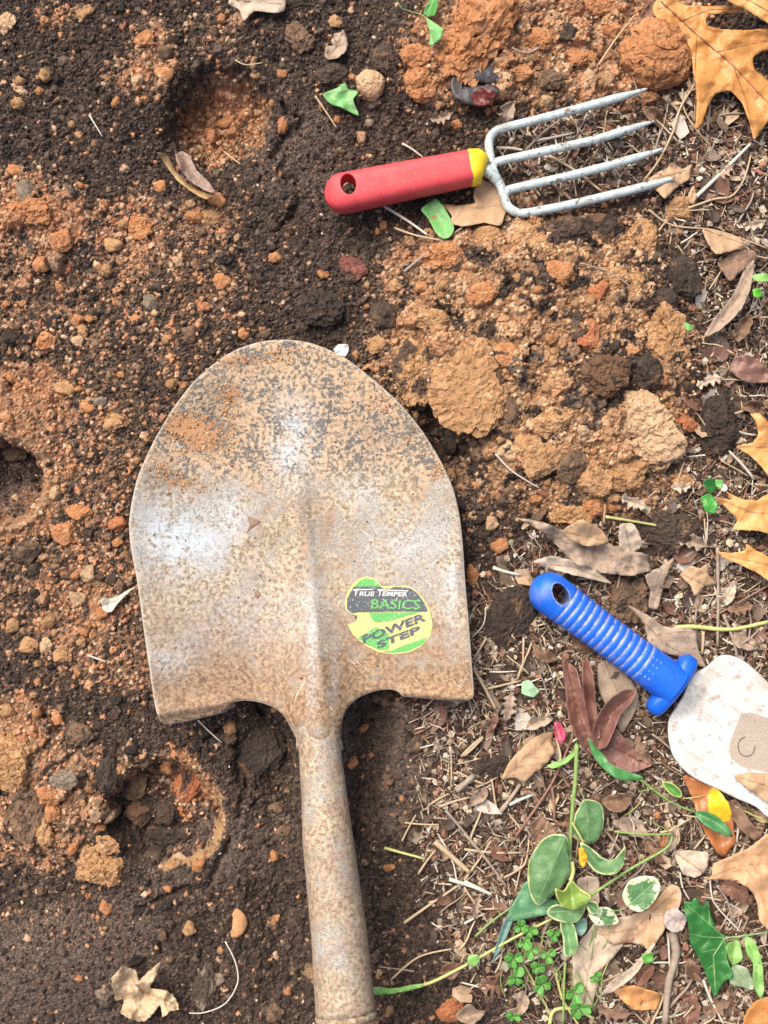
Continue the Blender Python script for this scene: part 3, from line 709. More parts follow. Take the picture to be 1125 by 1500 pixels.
def worn_metal(name, shaft=False):
    m, n, l, b = new_mat(name); co = coord(n)
    d = attr(n, 'dat'); sp = n.new('ShaderNodeSeparateColor'); l.new(d.outputs['Color'], sp.inputs[0])
    d2 = attr(n, 'dat2'); sp2 = n.new('ShaderNodeSeparateColor'); l.new(d2.outputs['Color'], sp2.inputs[0])
    top, white, edge = sp.outputs[0], sp.outputs[1], sp.outputs[2]
    n1 = nz(n, l, co, 120, 6, 0.7); n2_ = nz(n, l, co, 380, 5, 0.7); n3_ = nz(n, l, co, 950, 4, 0.7); n4 = nz(n, l, co, 34, 5, 0.62); n5 = nz(n, l, co, 75, 5, .65)
    st = n.new('ShaderNodeMapping'); st.inputs['Scale'].default_value = (1, .10, 1); st.inputs['Rotation'].default_value = (0, 0, .09); l.new(co, st.inputs[0])
    strk = nz(n, l, st.outputs[0], 420, 4, .65)
    # old steel: tan olive film, grey wear, brown rust, each in its own patches
    film = ramp(n, l, n2_, [(.40, (.20,.145,.085)), (.50, (.37,.29,.19)), (.60, (.54,.455,.33))])
    grey = ramp(n, l, n3_, [(.40, (.17,.165,.15)), (.60, (.46,.455,.42))])
    rust = ramp(n, l, n2_, [(.38, (.12,.065,.035)), (.50, (.27,.16,.085)), (.62, (.40,.265,.145))])
    c = mix(n, l, ramp(n, l, mth(n, l, 'ADD', mth(n, l, 'MULTIPLY', n4, .6), mth(n, l, 'MULTIPLY', n1, .4)), [(.47, 0.0), (.56, .8)]), film, grey)
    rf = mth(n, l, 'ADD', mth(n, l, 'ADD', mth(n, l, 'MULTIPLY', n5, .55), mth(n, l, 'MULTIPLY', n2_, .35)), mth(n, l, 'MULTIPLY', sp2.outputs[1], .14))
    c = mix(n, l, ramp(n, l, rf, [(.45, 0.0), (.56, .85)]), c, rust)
    # point half: dark steel showing through dried clay film
    steel = ramp(n, l, n3_, [(0.40, (.055,.057,.052)), (0.60, (.17,.17,.155))])
    clay = ramp(n, l, n2_, [(0.42, (.36,.235,.13)), (0.58, (.54,.39,.25))])
    blot = ramp(n, l, mth(n, l, 'ADD', mth(n, l, 'ADD', mth(n, l, 'MULTIPLY', n2_, .5), mth(n, l, 'MULTIPLY', n1, .3)), mth(n, l, 'MULTIPLY', n4, .2)), [(0.465, 0.0), (0.515, 1.0)])
    tip = mix(n, l, blot, steel, clay)
    tf = ramp(n, l, mth(n, l, 'ADD', top, mth(n, l, 'MULTIPLY', mth(n, l, 'SUBTRACT', n5, .5), 1.1)), [(0.30, 0.0), (0.62, 1.0)])
    c = mix(n, l, tf, c, tip)
    wf = mth(n, l, 'MULTIPLY', white, ramp(n, l, mth(n, l, 'ADD', mth(n, l, 'MULTIPLY', n2_, .4), mth(n, l, 'ADD', mth(n, l, 'MULTIPLY', n3_, .2), mth(n, l, 'MULTIPLY', n5, .4))), [(0.43, 0.0), (0.55, 1.0)]))
    c = mix(n, l, wf, c, (.56,.64,.70))
    c = mix(n, l, ramp(n, l, strk, [(.62, 0.0), (.74, .25)]), c, (.50,.45,.38))
    c = mix(n, l, ramp(n, l, strk, [(.27, .3), (.36, 0.0)]), c, (.14,.10,.08))
    for ang_, sc_ in ((.5, 60), (-.9, 45)):
        r_ = n.new('ShaderNodeMapping'); r_.inputs['Rotation'].default_value = (0, 0, ang_); l.new(co, r_.inputs[0])
        r2_ = n.new('ShaderNodeMapping'); r2_.inputs['Scale'].default_value = (1, .035, 1); l.new(r_.outputs[0], r2_.inputs[0])
        c = mix(n, l, mth(n, l, 'MULTIPLY', ramp(n, l, nz(n, l, r2_.outputs[0], sc_*9, 2, .5), [(.685, 0.0), (.70, 1.0)]), ramp(n, l, nz(n, l, co, 30, 2, .5), [(.5, 0.0), (.6, .6)])), c, (.60,.58,.54))
    c = mix(n, l, mth(n, l, 'MULTIPLY', sp2.outputs[2], ramp(n, l, n1, [(.4, .2), (.6, 1.0)])), c, (.07,.07,.075))
    sm_ = ramp(n, l, mth(n, l, 'ADD', sp2.outputs[0], mth(n, l, 'MULTIPLY', mth(n, l, 'SUBTRACT', n2_, .5), 2.2)), [(.52, 0.0), (.62, 1.0)])
    c = mix(n, l, sm_, c, ramp(n, l, n3_, [(.35, (.34,.16,.07)), (.65, (.50,.29,.15))]))
    c = mix(n, l, ramp(n, l, edge, [(0.0, 0.85), (0.10, 0.0)]), c, (.48,.44,.38))
    l.new(c, b.inputs['Base Color'])
    b.inputs['Metallic'].default_value = 0.08
    l.new(ramp(n, l, n2_, [(.3, .58), (.7, .78)]), b.inputs['Roughness'])
    h = mth(n, l, 'ADD', mth(n, l, 'ADD', n2_, mth(n, l, 'MULTIPLY', n3_, .5)), mth(n, l, 'MULTIPLY', sm_, .9))
    bump(n, l, b, h, 0.7, 0.0008)
    return m
M_METAL = worn_metal('worn_rusty_metal')
ol = resample(smooth(BLADE, True, 3, .45), 4.5)
pt, tri = cdt(ol, 4.5)
zz = blade_z(pt[:, 0], pt[:, 1])
tk = sst(1075, 1102, pt[:, 1]); zz = zz-0.004*tk
lim = tz(pt[:,1])+np.sqrt(np.clip(tr(pt[:,1])**2-((pt[:,0]-np.interp(pt[:,1],TC_Y,TC_X))*S)**2, 0, 1))+0.0006
kb = sst(1050, 1080, pt[:, 1]); zz = zz*(1-kb)+np.minimum(zz, lim)*kb
k = (H-zz)/H
V = np.stack([(pt[:, 0]-562.5)*S*k, (750-pt[:, 1])*S*k, zz], 1)
ed = dist_line(BLADE, pt[:, 0], pt[:, 1], True)
x_, y_ = pt[:, 0], pt[:, 1]
g = lambda cx, cy, sx, sy: np.exp(-((x_-cx)/sx)**2-((y_-cy)/sy)**2)
topm = np.clip(1.05-sst(600, 790, y_+0.05*np.abs(x_-430)), 0, 1)
topm = np.maximum(topm, .55*g(440,800,16,90))
wh = np.clip(.70*g(285,800,70,50)+.6*g(240,770,50,60)+.75*g(430,650,30,60)+.6*g(340,750,25,35)+.5*g(240,960,40,28)+.5*g(525,720,30,25)+.55*g(662,860,14,70)+.45*g(600,800,60,40)+.35*g(360,900,100,60)+.5*g(458,950,8,90)+.35*g(490,990,5,60), 0, 1)
smear = np.clip(.75*g(300,640,50,32)+.6*g(262,620,34,22)+.6*g(335,575,30,24)+.5*g(240,690,25,20)+.4*g(420,520,60,16)+.45*g(640,690,14,20)+.3*g(600,630,40,40)+.5*g(345,530,40,14)+.5*g(270,710,40,12), 0, 1)
rustm = sst(860, 1000, y_)*.9+.4*g(330,880,60,80)-.5*g(470,700,60,80)
darkm = np.clip(.8*g(677,830,7,60)+.5*g(443,760,8,60)+.45*g(225,700,20,60)+.4*g(300,580,50,30)+.4*g(560,640,60,40), 0, 1)
blade = obj_at('blade', V, tri, M_METAL, shovel, so, {'dat': np.stack([topm, wh, np.clip(ed/25, 0, 1)], 1), 'dat2': np.stack([smear, np.clip(rustm, 0, 1), darkm], 1)})
md = blade.modifiers.new('thickness', 'SOLIDIFY'); md.thickness = 0.0022; md.offset = -1
# socket tube and shaft
ys = np.concatenate([np.arange(1052, 1492, 8)])
def tube_path(ys, scale=1.0):
    pts = []; rad = []
    for y in ys:
        z = float(tz(y)); pts.append(P(np.interp(y, TC_Y, TC_X), y, z)); rad.append(float(tr(y))*scale)
    return pts, rad
pts, rad = tube_path(ys); v, f = tube_arrays(pts, rad, 40)
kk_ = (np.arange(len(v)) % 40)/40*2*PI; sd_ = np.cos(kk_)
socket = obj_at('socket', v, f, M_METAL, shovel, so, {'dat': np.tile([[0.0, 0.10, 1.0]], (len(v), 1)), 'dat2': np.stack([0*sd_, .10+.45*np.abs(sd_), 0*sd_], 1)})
r0 = rad[-1]; pts, rad = tube_path([1484, 1489, 1494], 1.0); v, f = tube_arrays(pts, [r0*1.0, r0*1.035, r0*1.0], 40)
obj_at('socket_rim', v, f, M_METAL, shovel, so, {'dat': np.tile([[0.0, 0.0, 0.5]], (len(v), 1))})
M_WOOD = plain('weathered_ash_shaft', (.34,.23,.14), (.22,.15,.10), .6, 200)
e = P(507.5, 1500, .07); e2 = P(526, 1700, .082); dr = (e2-e); L = np.linalg.norm(dr)
pts = [e-dr*.03]+[e+dr/L*s for s in np.linspace(.02, 1.0, 14)]
pts = [np.array([p[0], p[1], .069+.03*i/14+.10*(i/14)**1.3]) for i, p in enumerate(pts)]
v, f = tube_arrays(pts, [r0*.97]*14+[r0*.8], 28); obj_at('shaft', v, f, M_WOOD, shovel, so)

# sticker on the blade
def decal(name, outline, mat, off, parent, step=5):
    pt, tri = cdt(outline, step); z = blade_z(pt[:, 0], pt[:, 1])+off; k = (H-z)/H
    return obj_at(name, np.stack([(pt[:, 0]-562.5)*S*k, (750-pt[:, 1])*S*k, z], 1), tri, mat, parent, so)
def cpx(pts): return [(490+x/7.03, 830+y/7.03) for x, y in pts]
def worn(name, c, w=(.62,.60,.56), thr=.60):
    return plain(name, c, tuple(x*.72 for x in c), .5, 900, (w, thr+.005, 620, .06), .3)
M_YEL = worn('sticker_yellow', (.60,.59,.21), (.45,.40,.33)); M_GRN = worn('sticker_green', (.11,.44,.10)); M_BLK = worn('sticker_charcoal', (.07,.085,.10), (.42,.42,.45), .58)
M_WHT = worn('sticker_white', (.75,.73,.68), (.3,.3,.3), .68)
base_o = cpx([(330,100),(420,120),(455,165),(490,205),(600,195),(780,205),(870,270),(940,370),(985,460),(1010,600),(985,720),(900,820),(770,885),(610,905),(450,880),(310,810),(190,700),(135,600),(230,560),(240,500),(180,490),(115,450),(105,370),(130,260),(200,160),(270,115)])
sticker = decal('sticker', resample(base_o, 4), M_YEL, .0005, shovel, 4)
sticker['label'] = 'round yellow and green worn maker sticker'
for o_, mt, nm in [
    ([(325,120),(410,135),(440,165),(485,205),(205,203),(260,145)], M_GRN, 'green_field'),
    ([(195,206),(490,206),(500,228),(590,225),(610,205),(780,220),(860,280),(930,380),(965,465),(700,462),(250,470),(180,480),(128,440),(130,330)], M_BLK, 'charcoal_band'),
    ([(350,475),(900,468),(760,500),(560,560),(430,575),(400,560)], M_GRN, 'green_field'),
    ([(240,735),(430,620),(560,690),(560,850),(470,860),(330,800)], M_GRN, 'green_field'),
    ([(600,862),(700,815),(850,765),(965,720),(900,800),(770,865),(620,890),(480,875)], M_GRN, 'green_field')]:
    decal(nm, resample(cpx(o_), 4), mt, .0008, sticker, 4)
def text_on(s, name, x, y, w, h, ang, mat, shear=0.0, off=.0012, bold=0.0, parent=None, zf=blade_z, org=so, align='CENTER'):
    """flat printed word: centre x,y px, width w px, cap height h px"""
    cu = bpy.data.curves.new('lettering', 'FONT'); cu.body = s; cu.align_x = 'CENTER'; cu.align_y = 'CENTER'; cu.offset = bold; cu.resolution_u = 3
    ob = bpy.data.objects.new('lettering', cu); COL.objects.link(ob)
    me = bpy.data.meshes.new_from_object(ob.evaluated_get(bpy.context.evaluated_depsgraph_get()))
    bpy.data.objects.remove(ob)
    n_ = len(me.vertices); co = np.empty(n_*3, np.float32); me.vertices.foreach_get('co', co); co = co.reshape(-1, 3)
    lo, hi = co.min(0), co.max(0); q = (co[:, :2]-(lo+hi)[:2]/2)/(hi-lo)[:2]
    u = q[:, 0]*w+q[:, 1]*h*shear; vv = -q[:, 1]*h; a = math.radians(ang)
    X = x+u*math.cos(a)-vv*math.sin(a); Y = y+u*math.sin(a)+vv*math.cos(a)
    z = zf(X, Y)+off; k = (H-z)/H
    F_ = [tuple(p.vertices) for p in me.polygons]
    return obj_at(name, np.stack([(X-562.5)*S*k, (750-Y)*S*k, z], 1), F_, mat, parent, org, sm=False)
def word(s, cx, cy, w, h, ang, mat, **kw):
    X, Y = 490+cx/7.03, 830+cy/7.03
    return text_on(s, 'lettering', X, Y, w/7.03, h/7.03, ang, mat, parent=sticker, **kw)
word('T', 220, 272, 46, 62, 0, M_WHT, shear=.15, bold=.02); word('RUE', 335, 280, 150, 46, 1, M_WHT, shear=.15, bold=.02)
word('T', 468, 272, 46, 62, 0, M_WHT, shear=.15, bold=.02); word('EMPER', 625, 282, 255, 46, 2, M_WHT, shear=.15, bold=.02)
decal('printed_rule', resample(cpx([(185,232),(405,230),(405,240),(185,242)]), 3), M_WHT, .0012, sticker, 3)
decal('printed_rule', resample(cpx([(440,232),(765,246),(765,256),(440,242)]), 3), M_WHT, .0012, sticker, 3)
word('BASICS', 630, 388, 505, 100, 1, M_GRN, shear=.12, bold=.015)
word('POWER', 612, 632, 690, 84, -20.5, M_BLK, shear=.2, bold=.03)
word('STEP', 658, 726, 480, 72, -21, M_BLK, shear=.2, bold=.03)
# dried clay crumbs and specks stuck on the blade
vs_, fs_, cs_ = [], [], []; off = 0; iv, jf = ICO[1]
def blade_crumb(x, y, r, tone):
    global off
    z = float(blade_z(x, y)); p = P(x, y, z+r*S*.15)
    q = iv*(1+.5*NR.uniform(-1, 1, (len(iv), 1)))*np.array([1, .75, .3])*r*S
    a = NR.random()*6.3; q = q@np.array([[math.cos(a), math.sin(a), 0], [-math.sin(a), math.cos(a), 0], [0, 0, 1]])
    vs_.append(q+p-so); fs_.append(jf+off); off += len(iv); cs_.append(np.tile(np.array(TONES[tone][R.randrange(3)])*R.uniform(.8, 1.2), (len(iv), 1)))
cl_c = [(300,640,40,30),(255,625,30,22),(335,575,25,20),(240,690,25,20),(290,655,45,12),(340,620,18,40),(420,520,40,12),(270,710,35,15),(315,600,40,18),(560,590,25,20),(640,690,14,14),(600,640,40,30),(350,530,40,10)]
for cx, cy, sx, sy in cl_c:
    for _ in range(60):
        x, y = R.gauss(cx, sx*.6), R.gauss(cy, sy*.6)
        if inside(BLADE, np.array([x]), np.array([y]))[0]: blade_crumb(x, y, R.choice([.8, 1.0, 1.2, 1.5, 1.9, 2.6]), R.choice(['orange', 'orange', 'pale', 'ochre']))
for _ in range(260):
    x, y = R.uniform(190, 690), R.uniform(500, 1050)
    if inside(BLADE, np.array([x]), np.array([y]))[0]: blade_crumb(x, y, R.uniform(.9, 1.9), R.choice(['brown', 'dark', 'orange', 'pale']))
dep = link('clay_crumbs', mesh('clay_crumbs', np.vstack(vs_), np.vstack(fs_), M_SOIL, True, {'Col': np.vstack(cs_)}), shovel)
dep['kind'] = 'stuff'

# ------------------------------------------------------------------ hand fork
fork = bpy.data.objects.new('hand_fork', None); COL.objects.link(fork); fo = P(600, 265, .008); fork.location = fo
tag(fork, 'garden hand fork with red handle, yellow collar and four pale blue tines', 'hand fork')
def loft(path, wid, hei, seg=32, power=3.0, lower=1.0):
    """path px (x,y,z); widths in px; half height metres; superellipse section"""
    n_ = len(path); pts = [P(*p) for p in path]; V = []
    for i in range(n_):
        a = pts[max(i-1, 0)]; b = pts[min(i+1, n_-1)]; t = b-a; t /= np.linalg.norm(t); s = np.cross(t, [0, 0, 1.]); s /= np.linalg.norm(s); up = np.cross(s, t)
        for k in range(seg):
            th = 2*PI*k/seg; c_, s_ = math.cos(th), math.sin(th)
            r_ = (abs(c_)**power+abs(s_)**power)**(-1/power)
            V.append(pts[i]+s*(c_*r_*wid[i]*S*(H-path[i][2])/H)+up*(s_*r_*hei[i]*(lower if s_ < 0 else 1)))
    F_ = []
    for i in range(n_-1):
        for k in range(seg):
            a = i*seg+k; b = i*seg+(k+1) % seg; F_.append((a, b, b+seg, a+seg))
    F_.append(tuple(range(seg))[::-1]); F_.append(tuple((n_-1)*seg+k for k in range(seg)))
    return np.array(V), F_
def outward(me):
    bm = bmesh.new(); bm.from_mesh(me); bmesh.ops.recalc_face_normals(bm, faces=bm.faces); bm.to_mesh(me); bm.free()
def drill(me, cutter_V, cutter_F, mat):
    """cut a real hole"""
    outward(me)
    a = bpy.data.objects.new('tmp_a', me); COL.objects.link(a)
    b = bpy.data.objects.new('tmp_b', mesh('tmp', cutter_V, cutter_F, mat)); COL.objects.link(b); outward(b.data)
    md = a.modifiers.new('b', 'BOOLEAN'); md.operation = 'DIFFERENCE'; md.object = b; md.solver = 'EXACT'
    out = bpy.data.meshes.new_from_object(a.evaluated_get(bpy.context.evaluated_depsgraph_get()))
    bpy.data.objects.remove(a); bpy.data.objects.remove(b)
    out.polygons.foreach_set('use_smooth', [True]*len(out.polygons)); out.set_sharp_from_angle(angle=math.radians(40))
    return out
def cyl(px, py, rx, ry, rot, z0, z1, seg=32, flare=0):
    V = []; a = math.radians(rot)
    for z in (z0, z1):
        for k in range(seg):
            th = 2*PI*k/seg; u, w = rx*math.cos(th), ry*math.sin(th)
            p = P(px+u*math.cos(a)-w*math.sin(a), py+u*math.sin(a)+w*math.cos(a), z if False else .02); V.append((p[0], p[1], z))
    F_ = [(k, (k+1) % seg, seg+(k+1) % seg, seg+k) for k in range(seg)]+[tuple(range(seg))[::-1], tuple(range(seg, 2*seg))]
    return np.array(V), F_
def plastic(name, A, B, dust, rough=.32, thr=.60, scale=90):
    m, n, l, b = new_mat(name); co = coord(n)
    c = mix(n, l, ramp(n, l, nz(n, l, co, scale, 4, .6), [(.35, 0.0), (.65, 1.0)]), A, B)
    d = ramp(n, l, nz(n, l, co, 700, 6, .75), [(thr, 0.0), (thr+.12, .8)])
    c = mix(n, l, d, c, dust)
    l.new(c, b.inputs['Base Color'])
    l.new(ramp(n, l, nz(n, l, co, 220, 5, .7), [(.3, rough), (.7, rough+.25)]), b.inputs['Roughness'])
    bump(n, l, b, nz(n, l, co, 500, 5, .7), .18, .0004)
    return m
M_RED = plastic('scuffed_red_plastic', (.64,.070,.082), (.58,.052,.062), (.50,.24,.20), .46, .57)
M_YCOL = plastic('yellow_plastic', (.80,.62,.02), (.78,.55,.02), (.45,.28,.10), .35, .64)
hp = []; hw = []; hh = []
for t in np.concatenate([np.linspace(0, .13, 12), np.linspace(.17, 1, 12)]):
    x = 476+t*(688-476); y = 289+t*(246.5-289); hp.append((x, y, .0215))
    w = 28*(1-(1-min(t/.13, 1))**2)**.5 if t < .13 else 28-3.5*(t-.13)/.87
    hw.append(max(w, 4)); hh.append(.0118*max(min(1, (1-(1-min(t/.13, 1))**2)**.5), .3))
v, f = loft(hp, hw, hh, 48, 3.4)
hm = drill(mesh('handle', v-fo, f, M_RED), *[(a-fo, b) for a, b in [cyl(511, 277, 11.5, 15.5, -10, -.01, .05)]][0], M_RED)
handle = link('handle', hm, fork)
v, f = loft([(687,246.7,.0215),(691,246,.0215),(703,243.5,.0215),(709,244,.0215),(712,245,.0215)], [25.2,25.6,23.5,18,12], [.0119,.0121,.011,.008,.005], 40, 3.0); obj_at('collar', v, f, M_YCOL, fork, fo)
hz_ = lambda X, Y: np.full(np.shape(X), .0215+.0117)
M_PRINT = plain('faded_print', (.60,.16,.08), (.54,.06,.05), .5, 900, ((.61,.061,.072), .47, 500, .05), 0)
for s, x, y, w, h in (('E', 587, 261, 15, 12), ('G', 611, 257.5, 12, 11)):
    text_on(s, 'lettering', x, y, w, h, -10.5, M_PRINT, off=.0002, parent=handle, zf=hz_, org=fo)
def chipped_paint():
    m, n, l, b = new_mat('pale_blue_chipped_paint'); co = coord(n)
    a = nz(n, l, co, 260, 6, .7); r_ = nz(n, l, co, 900, 4, .7)
    c = ramp(n, l, r_, [(.3, (.38,.46,.46)), (.5, (.52,.61,.60)), (.7, (.66,.72,.70))])
    ru = ramp(n, l, r_, [(.35, (.10,.07,.05)), (.6, (.26,.18,.12))])
    c = mix(n, l, ramp(n, l, nz(n, l, co, 110, 6, .7), [(.50, 0.0), (.60, .45)]), c, (.30,.27,.22)); c = mix(n, l, ramp(n, l, a, [(.56, 0.0), (.61, 1.0)]), c, ru)
    l.new(c, b.inputs['Base Color']); b.inputs['Roughness'].default_value = .4; b.inputs['Metallic'].default_value = .1
    bump(n, l, b, a, .6, .0006); return m
M_TINE = chipped_paint()
def tine(path, r, name='tine'):
    p = smooth(path, False, 6); n_ = len(p)
    pts = [P(a, b, c) for a, b, c in p]; s = np.concatenate([[0], np.cumsum(np.linalg.norm(np.diff(p[:, :2], axis=0), axis=1))]); rest = s[-1]-s
    rad = np.where(rest < 48, r*(0.22+0.78*(rest/48)**.75), r)*S
    v, f = tube_arrays(pts, rad, 14); return obj_at(name, v, f, M_TINE, fork, fo)
tine([(727,262,.020),(722,246,.019),(717,222,.018),(717,204,.018),(725,193,.018),(740,187,.018),(800,172,.019),(870,153,.016),(920,139,.013),(948,130,.011)], 6.3)
tine([(722,243,.018),(728,237.5,.018),(745,233,.019),(800,221,.020),(870,205,.017),(925,188,.014),(958,177.5,.011)], 6.3)
tine([(739,285,.018),(744,279,.018),(757,275,.019),(820,261,.019),(880,246,.017),(935,230,.013),(971,218,.011)], 6.3)
tine([(727,262,.020),(733,272,.019),(738,287,.018),(744,302,.018),(756,311,.018),(772,312,.018),(830,301,.018),(890,287,.016),(945,273,.013),(990,260,.011)], 6.6)
v, f = tube_arrays([P(707,247,.021),P(716,251,.021),P(727,262,.020),P(731,268,.019)], [.0046,.0042,.0038,.003], 12)
obj_at('tang', v, f, M_TINE, fork, fo)

# ------------------------------------------------------------------ blue trowel
trowel = bpy.data.objects.new('hand_trowel', None); COL.objects.link(trowel); to = P(960, 985, .006); trowel.location = to
tag(trowel, 'hand trowel with ribbed blue handle and chipped white blade', 'trowel')
M_BLUE = plastic('ribbed_blue_plastic', (.006,.12,.66), (.006,.10,.58), (.25,.36,.55), .30, .68)
A0 = np.array([776., 846.5]); A1 = np.array([990., 1006.]); u_ = (A1-A0)/np.linalg.norm(A1-A0); LN = np.linalg.norm(A1-A0)
A0 = np.array([781., 851.]); LN = np.linalg.norm(A1-A0); u_ = (A1-A0)/LN
hp, hw, hh = [], [], []
s = 0.0; grooves = [58+k*11.6 for k in range(13)]
ts = np.unique(np.concatenate([np.linspace(0, 30, 12), np.arange(30, LN, 1.45)]))
gcol = []
for t in ts:
    q = A0+u_*t; rr0 = 31*(1-(1-min(t/31, 1))**2)**.5; rr0 = max(rr0, 5)
    rr0 = rr0-2.5*sst(30, 120, t)*1.0+1.5*sst(170, 240, t)
    gd = min(abs(t-g_) for g_ in grooves); dip = 1-0.055*math.exp(-(gd/2.0)**2)+.02*math.exp(-((gd-4.5)/3)**2)
    hp.append((q[0], q[1], .0195)); hw.append(rr0*dip); hh.append(.0135*(rr0/31)*dip)
    gcol.append(math.exp(-(gd/1.8)**2))
v, f = loft(hp, hw, hh, 48, 2.3)
def ribbed():
    m, n, l, b = new_mat('blue_plastic_dusty_grooves'); co = coord(n)
    d = attr(n, 'dat'); sp = n.new('ShaderNodeSeparateColor'); l.new(d.outputs['Color'], sp.inputs[0])
    c = mix(n, l, ramp(n, l, nz(n, l, co, 90, 4, .6), [(.35, 0.0), (.65, 1.0)]), (.006,.13,.70), (.006,.10,.60))
    g_ = mth(n, l, 'MULTIPLY', sp.outputs[0], ramp(n, l, nz(n, l, co, 260, 4, .7), [(.36, .05), (.62, 1.0)]))
    c = mix(n, l, g_, c, (.42,.43,.42))
    c = mix(n, l, ramp(n, l, nz(n, l, co, 800, 6, .75), [(.60, 0.0), (.70, .6)]), c, (.26,.36,.55)); c = mix(n, l, ramp(n, l, nz(n, l, co, 60, 4, .6), [(.56, 0.0), (.70, .35)]), c, (.22,.24,.28))
    l.new(c, b.inputs['Base Color']); b.inputs['Roughness'].default_value = .45
    bump(n, l, b, nz(n, l, co, 600, 4, .7), .15, .0004); return m
M_RIB = ribbed()
dat = np.repeat(np.array(gcol), 48); me = mesh('handle', v-to, f, M_RIB, True, {'dat': np.stack([dat, dat, dat], 1)})
thm = drill(me, *[(a-to, b) for a, b in [cyl(818, 869, 18, 11, 58, -.01, .05)]][0], M_RIB)
thandle = link('handle', thm, trowel)
pn = np.array([-u_[1], u_[0]])
# guard: a bar across the end of the handle
C0 = np.array([984., 1003.]); bp = []; bw = []; bh = []
for t in np.linspace(-1, 1, 17):
    q = C0+pn*t*51+u_*(2 if abs(t) < .6 else 0); bp.append((q[0], q[1], .018)); e_ = 1-max(0, abs(t)-.75)/.25
    bw.append(12.5*(0.45+.55*math.sqrt(max(e_, 0)))+ (1.5 if abs(t) > .5 else 0)); bh.append(.0075*(0.5+.5*math.sqrt(max(e_, 0)))+.006*math.exp(-(t/.5)**2))
v, f = loft(bp, bw, bh, 32, 3.0); obj_at('guard', v, f, M_BLUE, trowel, to)
M_DASH = plain('dusty_mould_marks', (.12,.26,.66), (.03,.16,.62), .5, 500, None, 0)
for k_ in range(3):
    for j_ in range(4):
        q = A0+u_*(208+k_*7)+pn*(-15+j_*10)
        zt = .0195+.0135*(1-abs((-15+j_*10)/31)**2.3)**(1/2.3)
        dd = [q+u_*a+pn*b for a, b in ((-1.8,-1.6),(1.8,-1.6),(1.8,1.6),(-1.8,1.6))]
        V = [P(c[0], c[1], zt+.0001) for c in dd]+[P(c[0], c[1], zt-.001) for c in dd]
        obj_at('mould_mark', V, [(3,2,1,0),(0,1,5,4),(1,2,6,5),(2,3,7,6),(3,0,4,7)], M_DASH, thandle, to, sm=False)
TB = [(984,1046),(1002,1020),(1014,990),(1034,978),(1050,964),(1064,960),(1085,966),(1104,980),(1125,1000),(1170,1045),(1225,1110),(1262,1170),(1285,1230),(1294,1258),(1270,1262),(1220,1248),(1160,1215),(1125,1197),(1108,1182),(1080,1170),(1050,1155),(1014,1137),(990,1113),(981,1088),(979,1062)]
def tb_z(x, y):
    x = np.asarray(x, float); y = np.asarray(y, float)
    a = (x-990)*.80+(y-1006)*.60; b = -(x-990)*.60+(y-1006)*.80
    z = .010+.008*(np.abs(b)/100)**2+.012*np.exp(-(a/34)**2)*np.exp(-(b/26)**2)
    z += .0016*np.exp(-((np.abs(b)-20-.1*a)/5)**2)*sst(0,30,a)*(1-sst(70,150,a)) - .0012*np.exp(-((a-40)/10)**2)*np.exp(-(b/40)**2)
    return z
o_ = resample(smooth(TB, True, 4), 4); pt, tri = cdt(o_, 4.5); z = tb_z(pt[:, 0], pt[:, 1]); k = (H-z)/H
def chipped_white():
    m, n, l, b = new_mat('chipped_white_enamel'); co = coord(n)
    d = attr(n, 'dat'); sp = n.new('ShaderNodeSeparateColor'); l.new(d.outputs['Color'], sp.inputs[0])
    a = nz(n, l, co, 150, 6, .68); f_ = nz(n, l, co, 900, 5, .7)
    c = ramp(n, l, f_, [(.32, (.46,.51,.50)), (.5, (.66,.71,.69)), (.66, (.80,.83,.81))])
    sc = ramp(n, l, a, [(.565, 0.0), (.60, .9)])
    c = mix(n, l, sc, c, ramp(n, l, f_, [(.4, (.34,.21,.15)), (.6, (.55,.42,.34))]))
    c = mix(n, l, ramp(n, l, nz(n, l, co, 45, 4, .6), [(.46, 0.0), (.66, .6)]), c, (.50,.42,.34))
    tw = n.new('ShaderNodeMapping'); tw.inputs['Rotation'].default_value = (0, 0, .64); l.new(co, tw.inputs[0])
    tw2 = n.new('ShaderNodeMapping'); tw2.inputs['Scale'].default_value = (.12, 1, 1); l.new(tw.outputs[0], tw2.inputs[0])
    c = mix(n, l, mth(n, l, 'MULTIPLY', ramp(n, l, nz(n, l, tw2.outputs[0], 260, 4, .65), [(.50, 0.0), (.64, .65)]), ramp(n, l, nz(n, l, co, 40, 3, .6), [(.42, 0.0), (.58, 1.0)])), c, (.40,.33,.27))
    bp_ = ramp(n, l, mth(n, l, 'ADD', sp.outputs[0], mth(n, l, 'MULTIPLY', mth(n, l, 'SUBTRACT', f_, .5), .25)), [(.47, 0.0), (.53, 1.0)])
    c = mix(n, l, bp_, c, ramp(n, l, f_, [(.35, (.33,.27,.21)), (.66, (.48,.41,.33)), (.70, (.78,.76,.72))]))
    c = mix(n, l, ramp(n, l, sp.outputs[2], [(0.0, .8), (.08, 0.0)]), c, (.45,.42,.38))
    l.new(c, b.inputs['Base Color']); b.inputs['Roughness'].default_value = .42
    bump(n, l, b, a, .3, .0008); return m
xx, yy = pt[:, 0], pt[:, 1]
wornp = [(1085,1046),(1100,1043),(1150,1060),(1170,1100),(1160,1135),(1125,1132),(1085,1123),(1070,1110),(1068,1090)]
din = np.where(inside(wornp, xx, yy), 1, -1)*dist_line(wornp, xx, yy, True); wm = np.clip(.5+din/20, 0, 1)
edt = dist_line(TB, xx, yy, True)
tb = obj_at('blade', np.stack([(xx-562.5)*S*k, (750-yy)*S*k, z], 1), tri, chipped_white(), trowel, to, {'dat': np.stack([wm, wm, np.clip(edt/25, 0, 1)], 1)})
